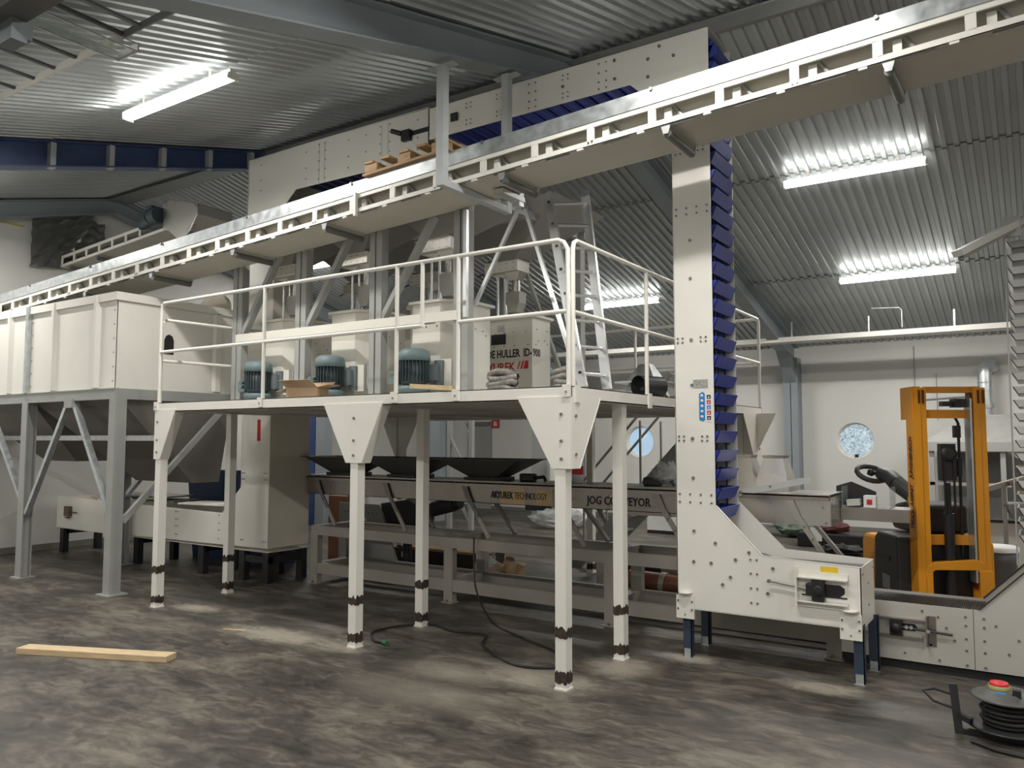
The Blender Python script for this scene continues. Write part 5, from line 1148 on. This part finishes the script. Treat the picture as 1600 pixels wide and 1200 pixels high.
# cable reel
cr_ = thing('cable_reel', 'black cable reel with red and yellow sockets on the floor at lower right', 'cable reel', (2.42, .62, 0))
RX, RYY = 2.44, .66
b = MB(); b.lathe((RX, RYY, 0), [(.001, .055), (.19, .055), (.20, .062), (.19, .07), (.001, .07)], 32); b.build('lower_flange', BLACK, cr_)
b = MB(); b.lathe((RX, RYY, 0), [(.001, .07), (.105, .07), (.105, .215), (.001, .215)], 28); b.build('drum', RUBBER, cr_)
b = MB(); b.lathe((RX, RYY, 0), [(.001, .215), (.17, .215), (.18, .222), (.17, .232), (.13, .236), (.11, .26), (.001, .265)], 32); b.build('upper_flange', mat('reel grey', (.10, .10, .095), .4), cr_)
b = MB(); b.lathe((RX-.035, RYY-.0, 0), [(.001, .30), (.045, .30), (.05, .285), (.001, .285)], 20); b.build('red_button', mat('reel red', (.75, .04, .05), .4), cr_)
b = MB(); b.lathe((RX-.035, RYY, 0), [(.052, .26), (.055, .285), (.001, .287)], 20); b.build('thermal_ring', mat('reel yellow', (.35, .33, .12), .5), cr_)
b = MB(); b.box(RX-.05, RYY-.10, .245, RX+.0, RYY-.07, .262); b.build('blue_label', BLAB, cr_)
b = MB(); b.box(RX+.03, RYY-.1, .25, RX+.07, RYY-.06, .29); b.build('socket_cover', BLACK, cr_)
for k in range(5):
    b = MB(); r = .115+.012*(k % 2); b.tube([(RX+r*math.cos(a), RYY+r*math.sin(a), .085+k*.024) for a in [2*PI*j/24 for j in range(25)]], .011, 8, 0, False); b.build('cable_turn', RUBBER, cr_)
b = MB(); b.beam((RX-.235, RYY-.06, .0), (RX-.26, RYY-.03, .26), .03, .04, (1, 0, 0)); b.beam((RX-.24, RYY-.05, .10), (RX-.17, RYY-.09, .085), .03, .03); b.box(RX-.25, RYY-.07, 0, RX+.15, RYY-.04, .03); b.build('stand', BLACK, cr_)
b = MB(); pts = [(RX-.24, RYY-.04, .20), (RX-.36, RYY+.0, .21), (RX-.42, RYY+.0, .19), (RX-.36, RYY-.04, .15), (RX-.25, RYY-.05, .13)]; b.tube(pts, .008, 8); b.build('loose_cable', RUBBER, cr_)
b = MB(); pts = [(RX-.17+.02*k, RYY-.2-.0*k, .012) for k in range(2)]+[(RX-.05, RYY-.27, .012), (RX+.1, RYY-.3, .012), (RX+.3, RYY-.35, .012)]; b.tube(pts, .01, 8); b.build('loose_cable', RUBBER, cr_)
# power cord below the platform
def spl(pts, n=8):
    out = []; P = [Vector(p) for p in pts]; P = [P[0]]+P+[P[-1]]
    for i in range(1, len(P)-2):
        for k in range(n):
            t = k/n; a, b_, c, d = P[i-1], P[i], P[i+1], P[i+2]
            out.append(.5*((2*b_)+(-a+c)*t+(2*a-5*b_+4*c-d)*t*t+(-a+3*b_-3*c+d)*t**3))
    out.append(P[-2]); return out
b = MB(); b.tube(spl([(-2.05, 1.76, .68), (-2.02, 1.72, .45), (-1.9, 1.6, .2), (-1.5, 1.3, .012), (-1.0, 1.0, .012), (-.5, .75, .012), (-.3, .45, .012), (-.6, .3, .012), (-1.1, .6, .012), (-1.3, .9, .012), (-1.6, .85, .012), (-1.9, .93, .012), (-2.1, .75, .012), (-2.15, .45, .012), (-1.95, .25, .012), (-1.82, .22, .015)]), .009, 8)
cd = tag(b.build('extension_cord', RUBBER), 'black power cord hanging from the conveyor frame and looping on the floor', 'cord')
b = MB(); b.tube([(-1.82, .22, .02), (-1.76, .20, .02)], .02, 8); b.build('plug', mat('green plug', (.02, .12, .05), .5), cd)
# cable ladder and channel at the upper left
cl = thing('cable_ladder', 'pale cable ladder with rungs under the roof at the upper left corner', 'cable tray', (-3, -2.0, 4.25))
LZ = 4.28; LYF = -1.87
for y in (LYF, LYF-.5): b = MB(); b.box(-6.5, y-.006, LZ-.025, -2.25, y+.006, LZ+.03); b.build('side_rail', WHITE, cl)
for k in range(15): x = -6.3+k*.29; b = MB(); b.box(x-.014, LYF-.5, LZ+.0, x+.014, LYF, LZ+.018); b.build('rung', mat('dark rung', (.12, .125, .125), .5, .2), cl)
for y in (LYF, LYF-.5): b = MB(); b.box(-2.25, y-.006, LZ-.02, .5, y+.006, LZ+.03); b.build('side_rail', mat('grey rail', (.28, .29, .3), .5, .2), cl)
for k in range(8): x = -2.05+k*.3; b = MB(); b.box(x-.016, LYF-.5, LZ, x+.016, LYF, LZ+.018); b.build('rung', MATS['grey rail'], cl)
ch_ = thing('cable_channel', 'galvanised open channel crossing the cable ladder at upper left', 'cable tray', (-2.5, -1.9, 4.2))
b = MB(); b.box(-2.42, -2.85, 4.195, -2.20, -1.80, 4.20); b.box(-2.42, -2.85, 4.20, -2.416, -1.80, 4.245); b.build('channel', PLEX, ch_)
for (xx, zz) in ((-2.42, 4.19), (-2.2, 4.19), (-2.42, 4.245), (-2.2, 4.245)): b = MB(); b.box(xx-.004, -2.85, zz-.004, xx+.004, -1.80, zz+.004); b.build('edge_strip', ALU, ch_)
b = MB(); b.box(-2.43, -1.80, 4.185, -2.19, -1.79, 4.25); b.build('end_plate', ALU, ch_)
t = thing('steel_profile', 'dark grey steel profile with a hanging bracket at the upper left corner', 'steel beam', (-1.6, -2.9, 3.8))
b = MB(); b.beam((-2.1, -3.0, 3.62), (-.2, -3.0, 3.62), .13, .12); b.build('beam', mat('dark warm grey', (.13, .125, .12), .5), t)
b = MB(); b.box(-1.30, -3.0, 3.46, -1.16, -2.93, 3.56); b.box(-1.26, -2.95, 3.5, -1.2, -2.89, 3.64); b.build('bracket', mat('bracket grey', (.2, .23, .25), .5), t)
# wood shaving and chips on the floor
b = MB(); b.beam((-3.32, -.18, .004), (-3.12, -.10, .004), .018, .006); tag(b.build('wood_splinter', WOOD), 'thin pale wood splinter on the floor between the platform legs', 'wood splinter')
b = MB(); b.beam((-2.95, -.45, .003), (-2.85, -.49, .003), .02, .005); tag(b.build('dark_splinter', mat('dark splinter', (.06, .045, .035), .6)), 'small dark splinter on the floor left of the middle front leg', 'wood splinter')
